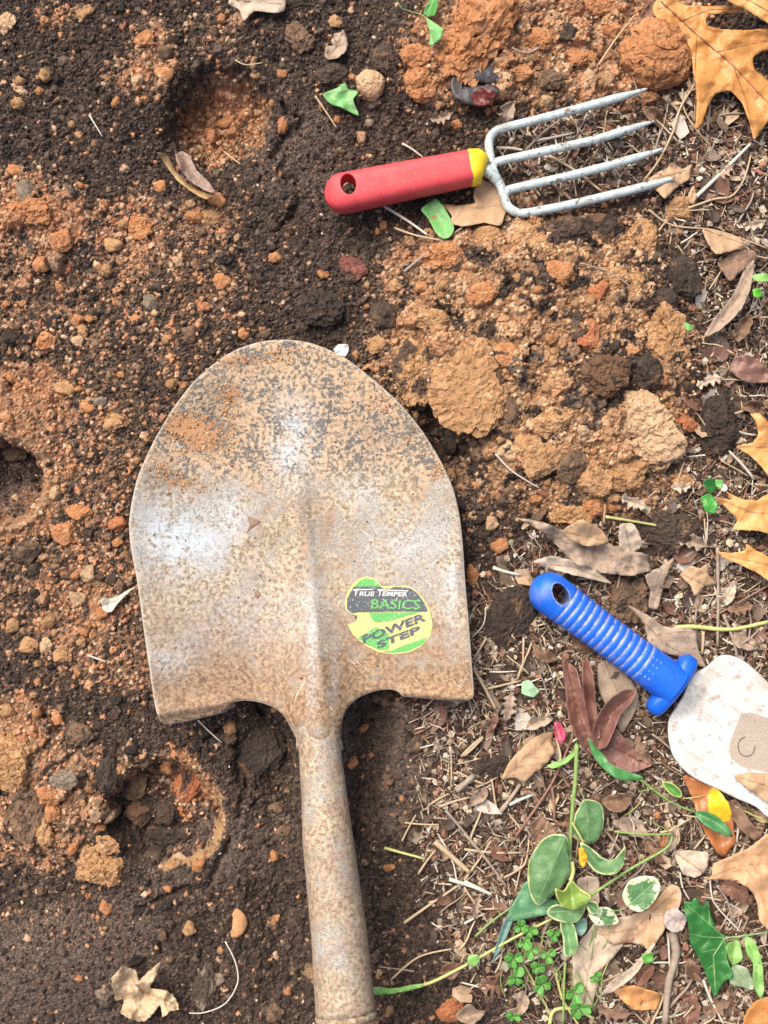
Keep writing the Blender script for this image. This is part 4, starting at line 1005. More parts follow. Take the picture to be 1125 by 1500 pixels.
md = tb.modifiers.new('thickness', 'SOLIDIFY'); md.thickness = .0016; md.offset = -1

# a loose hair lying on the worn patch of the trowel
hp_ = smooth([(1092,1079),(1084,1084),(1081,1094),(1085,1104),(1094,1108),(1103,1103),(1106,1092)], False, 6)
v, f = tube_arrays([P(x, y, float(tb_z(x, y))+.0006) for x, y in hp_], .00025, 5); c0 = v.mean(0)
tag(link('hair_root', mesh('hair_root', v-c0, f, plain('dark_root', (.10,.06,.045), (.14,.09,.06))), None, c0), 'thin dark curled root on the beige patch of the trowel blade', 'root')

# ------------------------------------------------------------------ leaves
TOOLS = [BLADE, np.array([(430,1060),(505,1060),(556,1500),(560,1600),(460,1600)]), np.array([(470,255),(690,215),(990,120),(1000,270),(760,325),(700,285),(490,318)]),
         np.array([(770,850),(810,830),(1010,955),(1060,950),(1130,1000),(1130,1200),(980,1120),(955,1045)])]
M_VEIN_T = plain('tan_veins', (.42,.27,.14), (.30,.19,.10), .6, 300)
M_VEIN_D = plain('dark_veins', (.14,.06,.03), (.20,.09,.04), .6, 300)
M_VEIN_G = plain('pale_green_veins', (.20,.34,.12), (.26,.38,.16), .5, 300)
M_STEM_G = plain('green_stem', (.16,.30,.07), (.26,.36,.12), .45, 300)
LZ = [0.0]
def leaf(outline, label, mat, mid=None, side=None, veins=None, lift=.0018, curl=.004, wav=.0022, tip=0.0, name='dead_leaf', cat='leaf', step=None, rounded=True, tight=.5,
         vr=.55, group=None, zf=None, fold=0.0, stem=None, stemmat=None, keep=True, tooth=None, pleat=0.0):
    """real curled sheet; outline px; mid = midrib px polyline; side = list of (px polyline) veins"""
    ou = np.array(outline, float); sz = max(np.ptp(ou[:, 0]), np.ptp(ou[:, 1]))
    step = step or max(1.6, min(5.0, sz/16))
    if rounded: ou = smooth(ou, True, 4, tight if cat == 'green leaf' else tight*.55)
    ou = resample(ou, step)
    if tooth is None: tooth = 0 if cat == 'green leaf' else min(.9, sz/70)
    if tooth: 
        c0 = ou.mean(0); ou = ou+(ou-c0)/np.linalg.norm(ou-c0, axis=1)[:, None]*NR.uniform(-tooth, tooth, (len(ou), 1))
    pt, tri = cdt(ou, step); x, y = pt[:, 0], pt[:, 1]
    seed = int(abs(ou[0][0]*7+ou[0][1]*3))
    ed = dist_line(ou, x, y, True)
    mid = np.array(mid, float) if mid is not None else None
    dm = dist_line(mid, x, y) if mid is not None else np.full(len(x), 50.)
    wmax = max(dm.max(), 1) if mid is not None else sz/2
    cx, cy = ou.mean(0)
    def zz(X, Y, DM):
        k = (H-.015)/H
        base = zf(X, Y) if zf else np.maximum(gtop((X-562.5)*S, (750-Y)*S), -0.012)
        if zf is None:
            b0 = float(np.mean(base)); base = b0+(base-b0)*.75+.25*np.maximum(base-b0, 0)
        w_ = wav*(fbm2(X, Y, 1/26, 2, seed)*1.6+(.0 if cat == 'green leaf' else .55)*(.5-np.abs(fbm2(X, Y, 1/12, 2, seed+3))*2)+(0 if cat == 'green leaf' else 1.2)*fbm2(X*.35+Y*.9, Y*.35-X*.9, 1/40, 1, seed+5))
        t_ = ((X-cx)/sz)
        rr_ = np.hypot(X-cx, Y-cy)/(sz*.5)
        return base+lift+w_+curl*(DM/wmax)**(1.0 if cat == 'green leaf' else 1.6)+pleat*np.cos(DM/4.0)+tip*rr_**2+fold*t_
    z = zz(x, y, dm); k = (H-z)/H
    # side veins: list or automatic
    V = np.stack([(x-562.5)*S*k, (750-y)*S*k, z], 1); org = V.mean(0); org[2] = V[:, 2].min()
    sd = np.full(len(x), 50.)
    vlist = []
    if veins: vlist = [np.array(v_, float) for v_ in veins]
    elif side and mid is not None:
        m_ = resample(mid, 3, False); n_ = len(m_)
        for q in np.linspace(.12, .86, side):
            i = min(int(q*n_), n_-2); b_ = m_[i]; t = m_[i+1]-b_; t /= np.linalg.norm(t)+1e-9
            for sg in (-1, 1):
                a = math.radians(48)*sg; d = np.array([t[0]*math.cos(a)-t[1]*math.sin(a), t[0]*math.sin(a)+t[1]*math.cos(a)])
                pl = [b_]
                for s_ in range(60):
                    nx_ = pl[-1]+d*3; d = d+.035*t; d /= np.linalg.norm(d)
                    if not inside(ou, np.array([nx_[0]]), np.array([nx_[1]]))[0]: break
                    pl.append(nx_)
                pl = pl[:-1] if len(pl) > 3 else pl
                if len(pl) > 2: vlist.append(np.array(pl))
    for v_ in vlist: sd = np.minimum(sd, dist_line(v_, x, y))
    o = link(name, mesh(name, V-org, tri, mat, True, {'dat': np.stack([np.clip(ed/20, 0, 1), np.clip(np.minimum(dm, sd+.6)/20, 0, 1), np.clip(dm/60, 0, 1)], 1)}), None, org)
    md = o.modifiers.new('thickness', 'SOLIDIFY'); md.thickness = .00035; md.offset = -1
    tag(o, label, cat, group)
    vm = M_VEIN_G if cat in ('green leaf', 'plant') else (stemmat or M_VEIN_T)
    parts = []
    def line3(pl, r, taper=.4):
        pl = resample(pl, 3, False) if len(pl) < 200 else pl
        dd = dist_line(mid, pl[:, 0], pl[:, 1]) if mid is not None else np.full(len(pl), 50.)
        zv = zz(pl[:, 0], pl[:, 1], dd)+.00012; kk = (H-zv)/H
        p3 = np.stack([(pl[:, 0]-562.5)*S*kk, (750-pl[:, 1])*S*kk, zv], 1)-org
        parts.append(tube_arrays(p3, np.linspace(r, r*taper, len(p3))*S, 5))
    if mid is not None and sz > 14: line3(mid, vr*1.15, .4)
    if stem is not None:
        line3(np.array(stem, float), vr*1.5, .8)
    if sz > 40:
        for v_ in vlist: line3(v_, vr*.55, .4)
    if parts:
        vv, ff = join(parts); link('veins', mesh('veins', vv, ff, vm), o)
    if keep: KEEP.append((cx, cy, sz*.3))
    return o
TAN = leaf_mat('dry_tan_leaf', (.50,.33,.19), (.40,.26,.15), rough=.55, veincol=(.30,.19,.10))
ORG = leaf_mat('amber_oak_leaf', (.60,.29,.088), (.50,.22,.058), rough=.34, veincol=(.28,.12,.04), scale=70, spots=((.22,.10,.035), .70))
ORG2 = leaf_mat('golden_oak_leaf', (.66,.355,.125), (.58,.28,.085), rough=.40, veincol=(.45,.20,.06), scale=70)
GRY = leaf_mat('grey_brown_old_leaf', (.30,.22,.16), (.40,.31,.23), rough=.7, veincol=(.20,.14,.10), spots=((.12,.085,.06), .66))
PALE = leaf_mat('bleached_leaf', (.55,.45,.34), (.44,.35,.26), rough=.65, veincol=(.32,.24,.17), spots=((.25,.17,.11), .68))
CHOC = leaf_mat('chocolate_oak_leaf', (.17,.075,.055), (.27,.145,.115), rough=.36, veincol=(.10,.045,.03), scale=60)
BRN = leaf_mat('brown_leaf', (.26,.16,.10), (.17,.10,.065), rough=.6, veincol=(.12,.07,.045))
GREEN = leaf_mat('fresh_ivy_leaf', (.13,.36,.10), (.19,.44,.15), rough=.4, veincol=(.28,.46,.20), spots=((.22,.18,.06), .72))
DGREEN = leaf_mat('dark_ivy_leaf', (.022,.12,.022), (.035,.17,.035), rough=.28, veincol=(.10,.24,.07), scale=90)
LGREEN = leaf_mat('light_green_leaf', (.20,.42,.09), (.26,.48,.14), rough=.4, veincol=(.34,.52,.2))
VAR = leaf_mat('variegated_leaf', (.085,.19,.065), (.12,.24,.10), edge=((.50,.55,.25), .05, .10), rough=.36, veincol=(.14,.28,.13), scale=120)
VAR2 = leaf_mat('variegated_cream_leaf', (.08,.19,.07), (.10,.22,.09), edge=((.62,.66,.42), .30, .55), rough=.36, veincol=(.14,.28,.13), scale=120)
VYEL = leaf_mat('yellow_green_leaf', (.20,.30,.04), (.15,.26,.05), edge=((.42,.48,.14), .05, .06), rough=.36, veincol=(.26,.36,.10), scale=120)
BLUEG = leaf_mat('bluish_leaf', (.14,.26,.22), (.18,.31,.27), rough=.45)
CLOV = leaf_mat('clover_leaf', (.075,.25,.035), (.11,.32,.06), rough=.45, veincol=(.16,.42,.10))
MAG = leaf_mat('magenta_leaf', (.40,.03,.08), (.50,.06,.12), rough=.4, veincol=(.55,.18,.22))
YEL = leaf_mat('yellow_leaf', (.75,.42,.02), (.70,.36,.03), rough=.4)
def orange_yellow():
    m, n, l, b = new_mat('orange_leaf_with_yellow_patch'); co = coord(n)
    c = mix(n, l, ramp(n, l, nz(n, l, co, 110, 4, .6), [(.35, 0.0), (.65, 1.0)]), (.46,.17,.05), (.36,.13,.045))
    mp = n.new('ShaderNodeMapping'); mp.inputs['Location'].default_value = (-.005, -.008, 0); l.new(co, mp.inputs[0])
    vm = n.new('ShaderNodeMapping'); vm.inputs['Scale'].default_value = (115, 58, 0); vm.inputs['Rotation'].default_value = (0, 0, .35); l.new(mp.outputs[0], vm.inputs[0])
    ln = n.new('ShaderNodeVectorMath'); ln.operation = 'LENGTH'; l.new(vm.outputs[0], ln.inputs[0])
    f_ = mth(n, l, 'ADD', ln.outputs['Value'], mth(n, l, 'MULTIPLY', mth(n, l, 'SUBTRACT', nz(n, l, co, 260, 4, .6), .5), .9))
    c = mix(n, l, ramp(n, l, f_, [(.86, 1.0), (1.0, 0.0)]), c, (.80,.50,.02))
    l.new(c, b.inputs['Base Color']); b.inputs['Roughness'].default_value = .35; bump(n, l, b, nz(n, l, co, 400, 5, .6), .3, .0005); return m
ORY = orange_yellow()

OAK1 = [(966,-6),(955,12),(961,25),(980,36),(1001,53),(1012,76),(1016,108),(1021,150),(1018.5,190),(1029,181),(1037,155),(1049,137),(1070,133),(1088,152),(1098,181),(1105,205),(1115,193),(1127,176),(1145,168),(1150,150),(1138,130),(1119,113),(1105,101),(1103,84),(1119,74),(1150,70),(1165,50),(1130,42),(1095,44),(1059,43),(1037,38),(1033,29),(1040,21),(1063,19),(1091,17),(1080,8),(1040,9),(1002,7),(985,-4)]
leaf(OAK1, 'large amber pin oak leaf filling the top right corner', ORG, mid=[(968,2),(1021,51),(1074,96),(1110,135),(1135,160)],
     veins=[[(1021,51),(1018,100),(1019,180)],[(1050,76),(1075,70),(1120,60),(1150,58)],[(1074,96),(1094,150),(1104,198)],[(1000,30),(1040,14),(1085,13)],[(985,16),(965,18)]], lift=.010, curl=.012, wav=.0022, vr=.8, step=4, tooth=.3, name='oak_leaf', stemmat=M_VEIN_D, tight=.42)
leaf([(1040,-30),(1063,-2),(1078,8),(1093,13),(1125,34),(1150,50),(1175,20),(1160,-30)], 'oak leaf tip poking in at the very top right corner above the large one', ORG2, mid=[(1060,-12),(1100,2),(1150,30)], lift=.024, curl=.004, name='oak_leaf', stemmat=M_VEIN_D, keep=False)
leaf([(1099,606),(1106,616),(1111,636),(1103,648),(1077,654),(1097,666),(1114,682),(1127,698),(1150,705),(1180,680),(1170,630),(1130,622),(1114,606)], 'golden oak leaf lobes at the right edge beside the dark oval clod', ORG2, mid=[(1080,654),(1120,655),(1175,650)], lift=.012, curl=.003, name='oak_leaf', step=4, tight=.4)
leaf([(1047,728),(1072,732),(1063,720),(1087,731),(1108,733),(1127,722),(1160,718),(1180,760),(1150,785),(1105,777),(1073,775),(1080,763),(1066,745)], 'golden oak leaf at the right edge, over the small green shoot', ORG2, mid=[(1050,730),(1100,750),(1160,756)], veins=[[(1090,746),(1105,734)],[(1095,749),(1080,770)]], lift=.013, curl=.004, name='oak_leaf', step=4, tight=.4)
leaf([(1048,808),(1070,810),(1090,807),(1094,797),(1110,808),(1130,816),(1165,812),(1170,850),(1130,852),(1110,840),(1086,828),(1065,819)], 'narrow golden oak leaf tip at the right edge, lowest of three', ORG2, mid=[(1052,810),(1100,822),(1160,835)], lift=.012, curl=.004, name='oak_leaf', step=4, tight=.4)
leaf([(1028,1289),(1042,1284),(1045,1266),(1068,1255),(1095,1243),(1127,1220),(1170,1195),(1195,1250),(1180,1330),(1150,1375),(1125,1362),(1112,1348),(1109,1322),(1098,1302),(1077,1291),(1056,1289)], 'pale amber oak leaf at the right edge over the dark ivy leaf', leaf_mat('pale_amber_leaf', (.54,.33,.18), (.46,.26,.13), rough=.5, veincol=(.42,.24,.10)), mid=[(1032,1288),(1080,1268),(1130,1265),(1185,1270)], veins=[[(1090,1267),(1110,1300),(1130,1350)],[(1100,1266),(1125,1235)]], lift=.012, curl=.010, name='oak_leaf', step=4, tight=.4)
leaf([(1104,1468),(1127,1459),(1160,1470),(1160,1520),(1085,1530),(1090,1492)], 'orange brown leaf piece in the bottom right corner', leaf_mat('burnt_orange_leaf', (.50,.22,.06), (.40,.16,.04), rough=.4), mid=[(1110,1470),(1125,1520)], lift=.006, keep=False)
leaf([(1000,1137),(1020,1140),(1041,1149),(1059,1164),(1071,1188),(1075.5,1218),(1077,1236),(1060,1256),(1050,1248),(1032,1218),(1021,1191),(1012,1164)], 'orange brown leaf with a bright yellow patch below the trowel blade', ORY, mid=[(1001,1138),(1030,1175),(1052,1215),(1062,1252)], side=5, stem=[(1001,1138),(985,1128),(962,1112)], lift=.005, curl=.005, wav=.002)
leaf([(1074,1136),(1098,1132),(1127,1133),(1160,1140),(1165,1185),(1127,1176),(1110,1166),(1092,1152)], 'tan leaf tip lying over the lower edge of the white trowel blade', TAN, mid=[(1078,1137),(1160,1162)], zf=lambda X, Y: tb_z(X, Y)+.001, lift=.002, curl=.003)
choc = None
for o_, m_, cu, li in [
    ([(872,1070),(900,1066),(915,1082),(932,1102),(955,1121),(925,1131),(895,1124),(873,1112),(858,1092)], [(868,1085),(905,1098),(950,1120)], .006, .005),
    ([(824,971),(835,972),(845,982),(852,1010),(861,1045),(874,1085),(878,1106),(862,1106),(846,1082),(833,1050),(829,1010)], [(830,974),(842,1030),(870,1104)], .011, .006),
    ([(854,963),(862,968),(868,985),(871,1010),(874,1045),(879,1080),(868,1078),(859,1045),(853,1000)], [(857,966),(864,1020),(875,1078)], .010, .010),
    ([(933,1012),(915,1011),(896,1022),(880,1042),(868,1070),(872,1098),(888,1094),(901,1066),(910,1044),(924,1030)], [(928,1015),(893,1045),(875,1094)], .011, .010)]:
    c_ = leaf(o_, 'dark chocolate brown oak leaf with curled lobes below the blue handle', CHOC, mid=m_, lift=li, curl=cu, wav=.002, tooth=.25, step=2.2, name='oak_leaf' if choc is None else 'leaf_lobe', vr=.8, stemmat=M_VEIN_D, keep=choc is None)
    if choc is None: choc = c_
    else:
        c_.parent = choc; c_.location = c_.location-choc.location
        for k_ in ('label', 'category'): del c_[k_]

leaf([(734,1143),(744,1120),(759,1101),(778,1084),(794,1074),(811,1073),(807,1088),(813,1101),(799,1120),(780,1135),(767,1147),(752,1138)], 'light tan pointed leaf on the litter left of the magenta leaf', TAN, mid=[(736,1142),(765,1112),(808,1077)], side=5, lift=.004, curl=.004)
leaf([(775,1208),(793,1195),(803,1203),(816,1221),(787,1236),(779,1221)], 'small olive brown leaf below the light tan leaf', BRN, mid=[(779,1232),(800,1200)], lift=.003)
leaf([(812,1058),(821,1060),(828,1073),(827,1084),(822,1092),(814,1080)], 'tiny magenta leaf beside the dark brown oak leaf', MAG, mid=[(814,1060),(822,1090)], lift=.007, curl=.003, step=2)
leaf([(755,758),(796,765),(825,777),(858,765),(883,789),(908,806),(945,811),(954,835),(925,843),(883,839),(838,824),(817,800),(784,773)], 'long grey brown oak leaf above the blue handle', GRY, mid=[(760,760),(830,795),(890,812),(948,830)], side=4, lift=.009, curl=.006, wav=.006, name='oak_leaf', tight=.4)
leaf([(780,823),(809,815),(846,824),(875,837),(897,855),(858,846),(813,835)], 'rolled pale strip of leaf just above the blue handle end', PALE, mid=[(782,824),(840,830),(895,853)], lift=.010, curl=.004)
leaf([(825,777),(850,761),(880,775),(892,795),(860,800),(835,790)], 'tan leaf flap on top of the long grey brown oak leaf', TAN, mid=[(828,779),(888,792)], lift=.015, curl=.004)
leaf([(945,843),(965,832),(987,818),(975,847),(963,893),(950,889),(953,865)], 'pointed grey tan leaf hanging right of the long oak leaf', GRY, mid=[(985,820),(955,888)], lift=.006, curl=.004)
leaf([(920,887),(949,901),(974,918),(1015,922),(1021,940),(1026,959),(1035,981),(1010,968),(970,955),(949,938),(944,914)], 'brown grey leaf tucked behind the blue trowel guard', GRY, mid=[(925,890),(970,940),(1030,975)], side=3, veins=[[(960,930),(1012,924)]], lift=.006, curl=.005, name='oak_leaf')
leaf([(877,972),(891,967),(925,996),(936,1029),(912,1074),(900,1050),(883,1025),(875,996)], 'smooth tan grey leaf under the blue handle', leaf_mat('smooth_tan_leaf', (.44,.34,.24), (.36,.27,.19), rough=.55), mid=[(885,970),(908,1020),(912,1070)], lift=.002, curl=.002, wav=.001)
leaf([(908,769),(929,768),(941,798),(925,812),(908,802)], 'small pale leaf right above the long oak leaf', PALE, mid=[(915,770),(925,810)], lift=.010)
leaf([(996,842),(1012,829),(1024,833),(1040,824),(1037,841),(1050,856),(1032,859),(1018,874),(1012,858)], 'light brown leaf piece right of the pointed grey leaf', TAN, mid=[(1002,842),(1040,860)], lift=.005)
leaf([(335,5),(350,14),(358,30),(372,16),(400,19),(416,16),(418,-6),(380,-20),(342,-14)], 'pale bleached leaf cut by the top edge over dark soil', PALE, mid=[(345,0),(412,6)], lift=.004, tight=.3)
leaf([(231,224),(245,228),(258,250),(275,268),(302,283),(314,285),(302,292),(281,281),(256,260)], 'brown curled leaf strip at the edge of the round hole, lower fold', leaf_mat('yellow_brown_curl', (.36,.24,.10), (.26,.16,.08), rough=.35), mid=[(233,225),(262,256),(312,285)], lift=.010, curl=.004, tip=.003)
leaf([(257,226),(266,221),(277,228),(288,249),(306,267),(317,283),(300,279),(278,264),(262,244)], 'dark brown curled leaf at the lower left of the round hole, upper fold', leaf_mat('grey_violet_curl', (.20,.135,.105), (.28,.19,.15), rough=.4), mid=[(264,223),(285,255),(315,282)], lift=.014, curl=.006, tip=.002)
leaf([(163,1434),(171,1424),(181,1416),(199,1421),(203,1436),(220,1421),(237,1408),(231,1427),(219,1448),(245,1451),(258,1464),(262,1478),(250,1481),(238,1490),(235,1472),(222,1488),(210,1497),(191,1492),(177,1484),(182,1463),(170,1466),(167,1452)], 'crumpled cream dry leaf on dark soil near the bottom left', leaf_mat('cream_leaf', (.58,.44,.28), (.46,.33,.20), rough=.55, veincol=(.36,.25,.14)), mid=[(172,1462),(205,1450),(255,1470)], veins=[[(205,1450),(185,1420)],[(205,1450),(234,1412)],[(210,1452),(195,1490)]], lift=.004, curl=.010, wav=.006, tip=.005, tight=.25, step=3)
leaf([(147,880),(153,876),(160,877),(173,873),(186,865),(199,860),(183,873),(172,885),(163,896),(153,895)], 'small cream petal shaped leaf left of the shovel blade', leaf_mat('cream_petal', (.66,.60,.50), (.58,.51,.41), rough=.5), mid=[(150,886),(170,880),(198,861)], lift=.004, curl=.003, step=2)
leaf([(646,298),(672,301),(697,297),(693,288),(701,262),(723,268),(737,281),(742,308),(733,330),(707,326),(678,332),(657,326),(663,316)], 'tan oak leaf under the neck of the fork', TAN, mid=[(650,300),(700,305),(738,300)], veins=[[(700,303),(712,270)],[(680,303),(665,325)]], lift=.004, curl=.004, name='oak_leaf', tight=.3)
leaf([(950,262),(975,248),(985,238),(1000,247),(1014,240),(1010,262),(990,275),(975,292),(962,280)], 'ragged tan leaf scrap at the tip of the lowest tine', TAN, mid=[(955,262),(1008,250)], lift=.003, tight=.25, wav=.003)
leaf([(1014,300),(1021,290),(1016,272),(1008,285)], 'small tan leaf scrap right of the ragged one by the tine tip', TAN, lift=.003)
leaf([(1030,334),(1070,344),(1097,357),(1078,366),(1048,372),(1035,352)], 'tan pointed leaf right of the mound top under a straw', TAN, mid=[(1032,336),(1093,358)], lift=.007, curl=.004)
leaf([(1052,385),(1080,366),(1108,368),(1104,385),(1085,398),(1070,412),(1060,400)], 'brown folded leaf over the long rolled leaf strip', BRN, mid=[(1056,388),(1105,374)], lift=.006, curl=.004)
leaf([(1105,380),(1090,396),(1078,425),(1062,448),(1047,466),(1031,494),(1053,484),(1072,468),(1087,450),(1098,425),(1102,405)], 'long rolled grey brown leaf strip right of the mound', GRY, mid=[(1103,384),(1085,430),(1038,488)], lift=.006, curl=.010)
leaf([(1075,525),(1095,520),(1125,540),(1125,560),(1095,560),(1070,545)], 'glossy reddish brown leaf at the right edge above the oval clod', leaf_mat('reddish_bark', (.28,.16,.12), (.18,.09,.07), rough=.35), mid=[(1075,540),(1122,552)], lift=.005)
leaf([(904,1345),(930,1339),(947,1334),(963,1316),(979,1297),(990,1296),(998,1306),(996,1325),(979,1354),(967,1371),(952,1394),(940,1384),(918,1381),(896,1384),(876,1371),(888,1355)], 'large tan and orange dead oak leaf under the round variegated leaf', leaf_mat('tan_orange_leaf', (.44,.33,.24), (.50,.29,.13), rough=.5, veincol=(.28,.19,.12), scale=60), mid=[(880,1370),(930,1360),(990,1305)], side=4, lift=.005, curl=.006, wav=.004, name='oak_leaf')
leaf([(967,1370),(950,1400),(930,1428),(905,1448),(879,1462),(890,1444),(905,1430),(925,1418),(942,1398)], 'rolled pale grey leaf point near the bottom right', PALE, mid=[(965,1373),(930,1420),(882,1460)], lift=.009, curl=.007)
leaf([(839,1399),(847,1383),(857,1370),(873,1352),(890,1365),(916,1374),(902,1399),(880,1422),(875,1447),(864,1480),(845,1474),(840,1442)], 'pale pinkish grey dead leaf under the clover and variegated leaves', PALE, mid=[(855,1476),(862,1420),(880,1370)], veins=[[(862,1420),(885,1395),(910,1376)],[(862,1430),(848,1400)]], lift=.004, curl=.004, name='oak_leaf')
leaf([(845,1289),(860,1284),(876,1286),(878,1320),(865,1342),(850,1310)], 'small pale grey leaf behind the variegated stem', PALE, mid=[(860,1286),(862,1338)], lift=.003)
leaf([(975,1335),(990,1330),(1006,1345),(1000,1362),(985,1366),(972,1352)], 'grey violet leaf piece right of the large tan dead leaf', leaf_mat('grey_violet_leaf', (.36,.31,.29), (.44,.38,.35), rough=.6), mid=[(978,1338),(1002,1358)], lift=.007)
leaf([(988,1248),(1010,1246),(1038,1250),(1035,1275),(1020,1285),(1000,1280)], 'greyish pale leaf above the pale amber oak leaf tip', PALE, mid=[(992,1250),(1030,1278)], lift=.005)
leaf([(1068,1175),(1080,1172),(1100,1205),(1118,1225),(1105,1232),(1085,1215),(1070,1195)], 'dark brown spotted leaf right of the yellow patched leaf', BRN, mid=[(1072,1176),(1110,1228)], lift=.004)
leaf([(900,1452),(925,1443),(968,1456),(962,1478),(930,1480),(915,1468)], 'bright orange tan leaf scrap near the bottom between twig and clover', leaf_mat('orange_scrap', (.60,.30,.10), (.46,.22,.09), rough=.5), mid=[(905,1455),(960,1470)], lift=.004, tight=.3)
# green leaves
G = 'green leaf'
leaf([(473,138),(493,129),(506,121),(510,131),(526,134),(517,146),(526,170),(499,157),(485,153)], 'small bright green ivy leaf lying on dark soil above the red handle', GREEN, mid=[(506,130),(515,150),(525,168)], veins=[[(507,132),(480,138)],[(508,131),(522,135)]], lift=.006, curl=.002, name='ivy_leaf', cat=G, tight=.2, step=2.5)
leaf([(624,26),(638,34),(648,42),(646,57),(629,67),(630,50),(628,40)], 'green ivy leaf near the top edge, lower of the two on one stem', GREEN, mid=[(625,28),(634,62)], lift=.007, name='ivy_leaf', cat=G, stem=[(625,27),(617,21),(589,13),(581,0),(578,-10)], tight=.3, step=2.5)
leaf([(621,19),(626,6),(634,-8),(642,-6),(638,19),(630,24)], 'darker green ivy leaf cut by the top edge', leaf_mat('mid_green_leaf', (.05,.22,.04), (.08,.27,.06), rough=.35, veincol=(.12,.3,.08)), mid=[(625,20),(636,-4)], lift=.006, name='ivy_leaf', cat=G, step=2.5)
leaf([(617,307),(628,297),(640,291),(653,307),(665,333),(660,346),(649,350),(637,339),(629,322)], 'green leaf with a brown hole just below the red handle', GREEN, mid=[(632,296),(655,345)], lift=.005, cat=G, name='ivy_leaf', tight=.3)
o_ = clod(637,321,8,7,0,'rust','rust crumb lying in the hole of the green leaf below the red handle',zadd=.007,hz=.3)
leaf([(1003,1320),(1012,1322),(1018,1314),(1030,1328),(1038,1319),(1042,1342),(1050,1362),(1064,1374),(1065,1404),(1075,1431),(1060,1438),(1047,1461),(1036,1432),(1026,1407),(1011,1381),(1009,1356),(1003,1337)], 'glossy dark green ivy leaf at the lower right', DGREEN, mid=[(1062,1374),(1045,1400),(1048,1450)], veins=[[(1062,1374),(1035,1350),(1006,1325)],[(1062,1374),(1030,1372),(1013,1368)],[(1062,1374),(1064,1405),(1072,1428)],[(1040,1354),(1038,1325)],[(1050,1390),(1028,1395)],[(1047,1412),(1035,1420)]], lift=.012, curl=.004, name='ivy_leaf', cat=G, stem=[(1062,1374),(1095,1370),(1135,1364)], tight=.3, step=3.5, vr=.9)
leaf([(1064,1384),(1081,1377),(1088,1404),(1073,1415),(1066,1399)], 'small light green leaf right of the dark ivy leaf', LGREEN, mid=[(1078,1378),(1074,1412)], lift=.007, cat=G, name='ivy_leaf', tight=.3)
leaf([(1091,1369),(1107,1383),(1116,1411),(1119,1449),(1114,1464),(1103,1438),(1104,1412),(1094,1396)], 'folded light green ivy leaf by the right edge near the bottom', LGREEN, mid=[(1093,1371),(1110,1410),(1114,1460)], lift=.010, curl=.006, cat=G, name='ivy_leaf', tight=.3, stem=[(1110,1410),(1120,1412),(1135,1408)])
leaf([(1072,1416),(1085,1414),(1098,1424),(1104,1449),(1088,1446),(1070,1440)], 'dusty pale green leaf under the folded light green one', leaf_mat('dusty_green_leaf', (.26,.38,.20), (.36,.42,.28), rough=.6), mid=[(1076,1418),(1100,1446)], lift=.004, cat=G, name='ivy_leaf')
leaf([(912,1314),(917,1298),(926,1288),(945,1283),(962,1287),(967,1302),(957,1323),(939,1336),(921,1330)], 'round variegated leaf with wide cream edge at the lower right', VAR2, mid=[(918,1329),(962,1290)], side=3, lift=.018, curl=.002, wav=.001, name='variegated_leaf', cat=G, stem=[(918,1329),(905,1334),(893,1334)])
VL = 'variegated_leaf'
leaf([(857,1171),(878,1176),(885,1195),(881,1220),(868,1236),(851,1231),(839,1221),(842,1195),(850,1180)], 'variegated leaf highest on the green stem', VAR, mid=[(857,1173),(862,1205),(860,1233)], side=3, lift=.016, curl=-.003, wav=.002, name=VL, cat=G, stem=[(857,1173),(848,1152)])
leaf([(829,1224),(802,1225),(785,1242),(774,1266),(774,1300),(786,1326),(803,1317),(822,1300),(836,1277),(836,1254)], 'largest variegated leaf, left of the green stem', VAR, mid=[(829,1225),(812,1265),(787,1324)], side=4, lift=.022, curl=-.004, wav=.002, name=VL, cat=G)
leaf([(850,1234),(868,1244),(882,1256),(896,1260),(907,1251),(916,1240),(915,1260),(905,1278),(885,1281),(868,1273),(856,1254)], 'variegated leaf folded into a cup right of the stem', VAR, mid=[(852,1236),(875,1265),(912,1255)], lift=.018, curl=.006, name=VL, cat=G)
leaf([(776,1288),(757,1314),(744,1339),(746,1350),(780,1344),(808,1337),(820,1322),(803,1315)], 'plain green leaf tucked under the largest variegated leaf', leaf_mat('plain_vinca', (.09,.24,.11), (.12,.29,.15), rough=.36, veincol=(.16,.33,.17)), mid=[(815,1325),(785,1335),(747,1345)], lift=.012, curl=-.002, name=VL, cat=G)
leaf([(836,1290),(850,1302),(866,1314),(851,1331),(834,1332),(819,1322),(813,1301),(826,1305)], 'yellow green leaf at the centre of the variegated sprig', VYEL, mid=[(836,1292),(840,1328)], lift=.022, curl=.005, name=VL, cat=G)
leaf([(801,1335),(816,1325),(839,1331),(858,1328),(848,1348),(833,1352),(811,1347)], 'small variegated leaf under the yellow green one', VAR, mid=[(803,1336),(852,1334)], lift=.019, curl=.003, name=VL, cat=G)
leaf([(821,1351),(839,1353),(846,1376),(845,1393),(828,1401),(825,1376)], 'lowest variegated leaf of the sprig pointing down', leaf_mat('soft_green_var', (.13,.28,.10), (.16,.33,.13), edge=((.45,.52,.26), .05, .06), rough=.4, veincol=(.2,.36,.16)), mid=[(830,1353),(836,1396)], lift=.016, name=VL, cat=G)
leaf([(862,1337),(879,1329),(896,1332),(906,1351),(890,1355),(873,1355)], 'variegated leaf pointing right from the centre of the sprig', VAR2, mid=[(863,1338),(903,1350)], lift=.015, name=VL, cat=G)
leaf([(839,1359),(856,1345),(860,1359),(851,1371)], 'bluish green leaf half hidden under the sprig centre', BLUEG, mid=[(842,1360),(858,1352)], lift=.012, name=VL, cat=G)
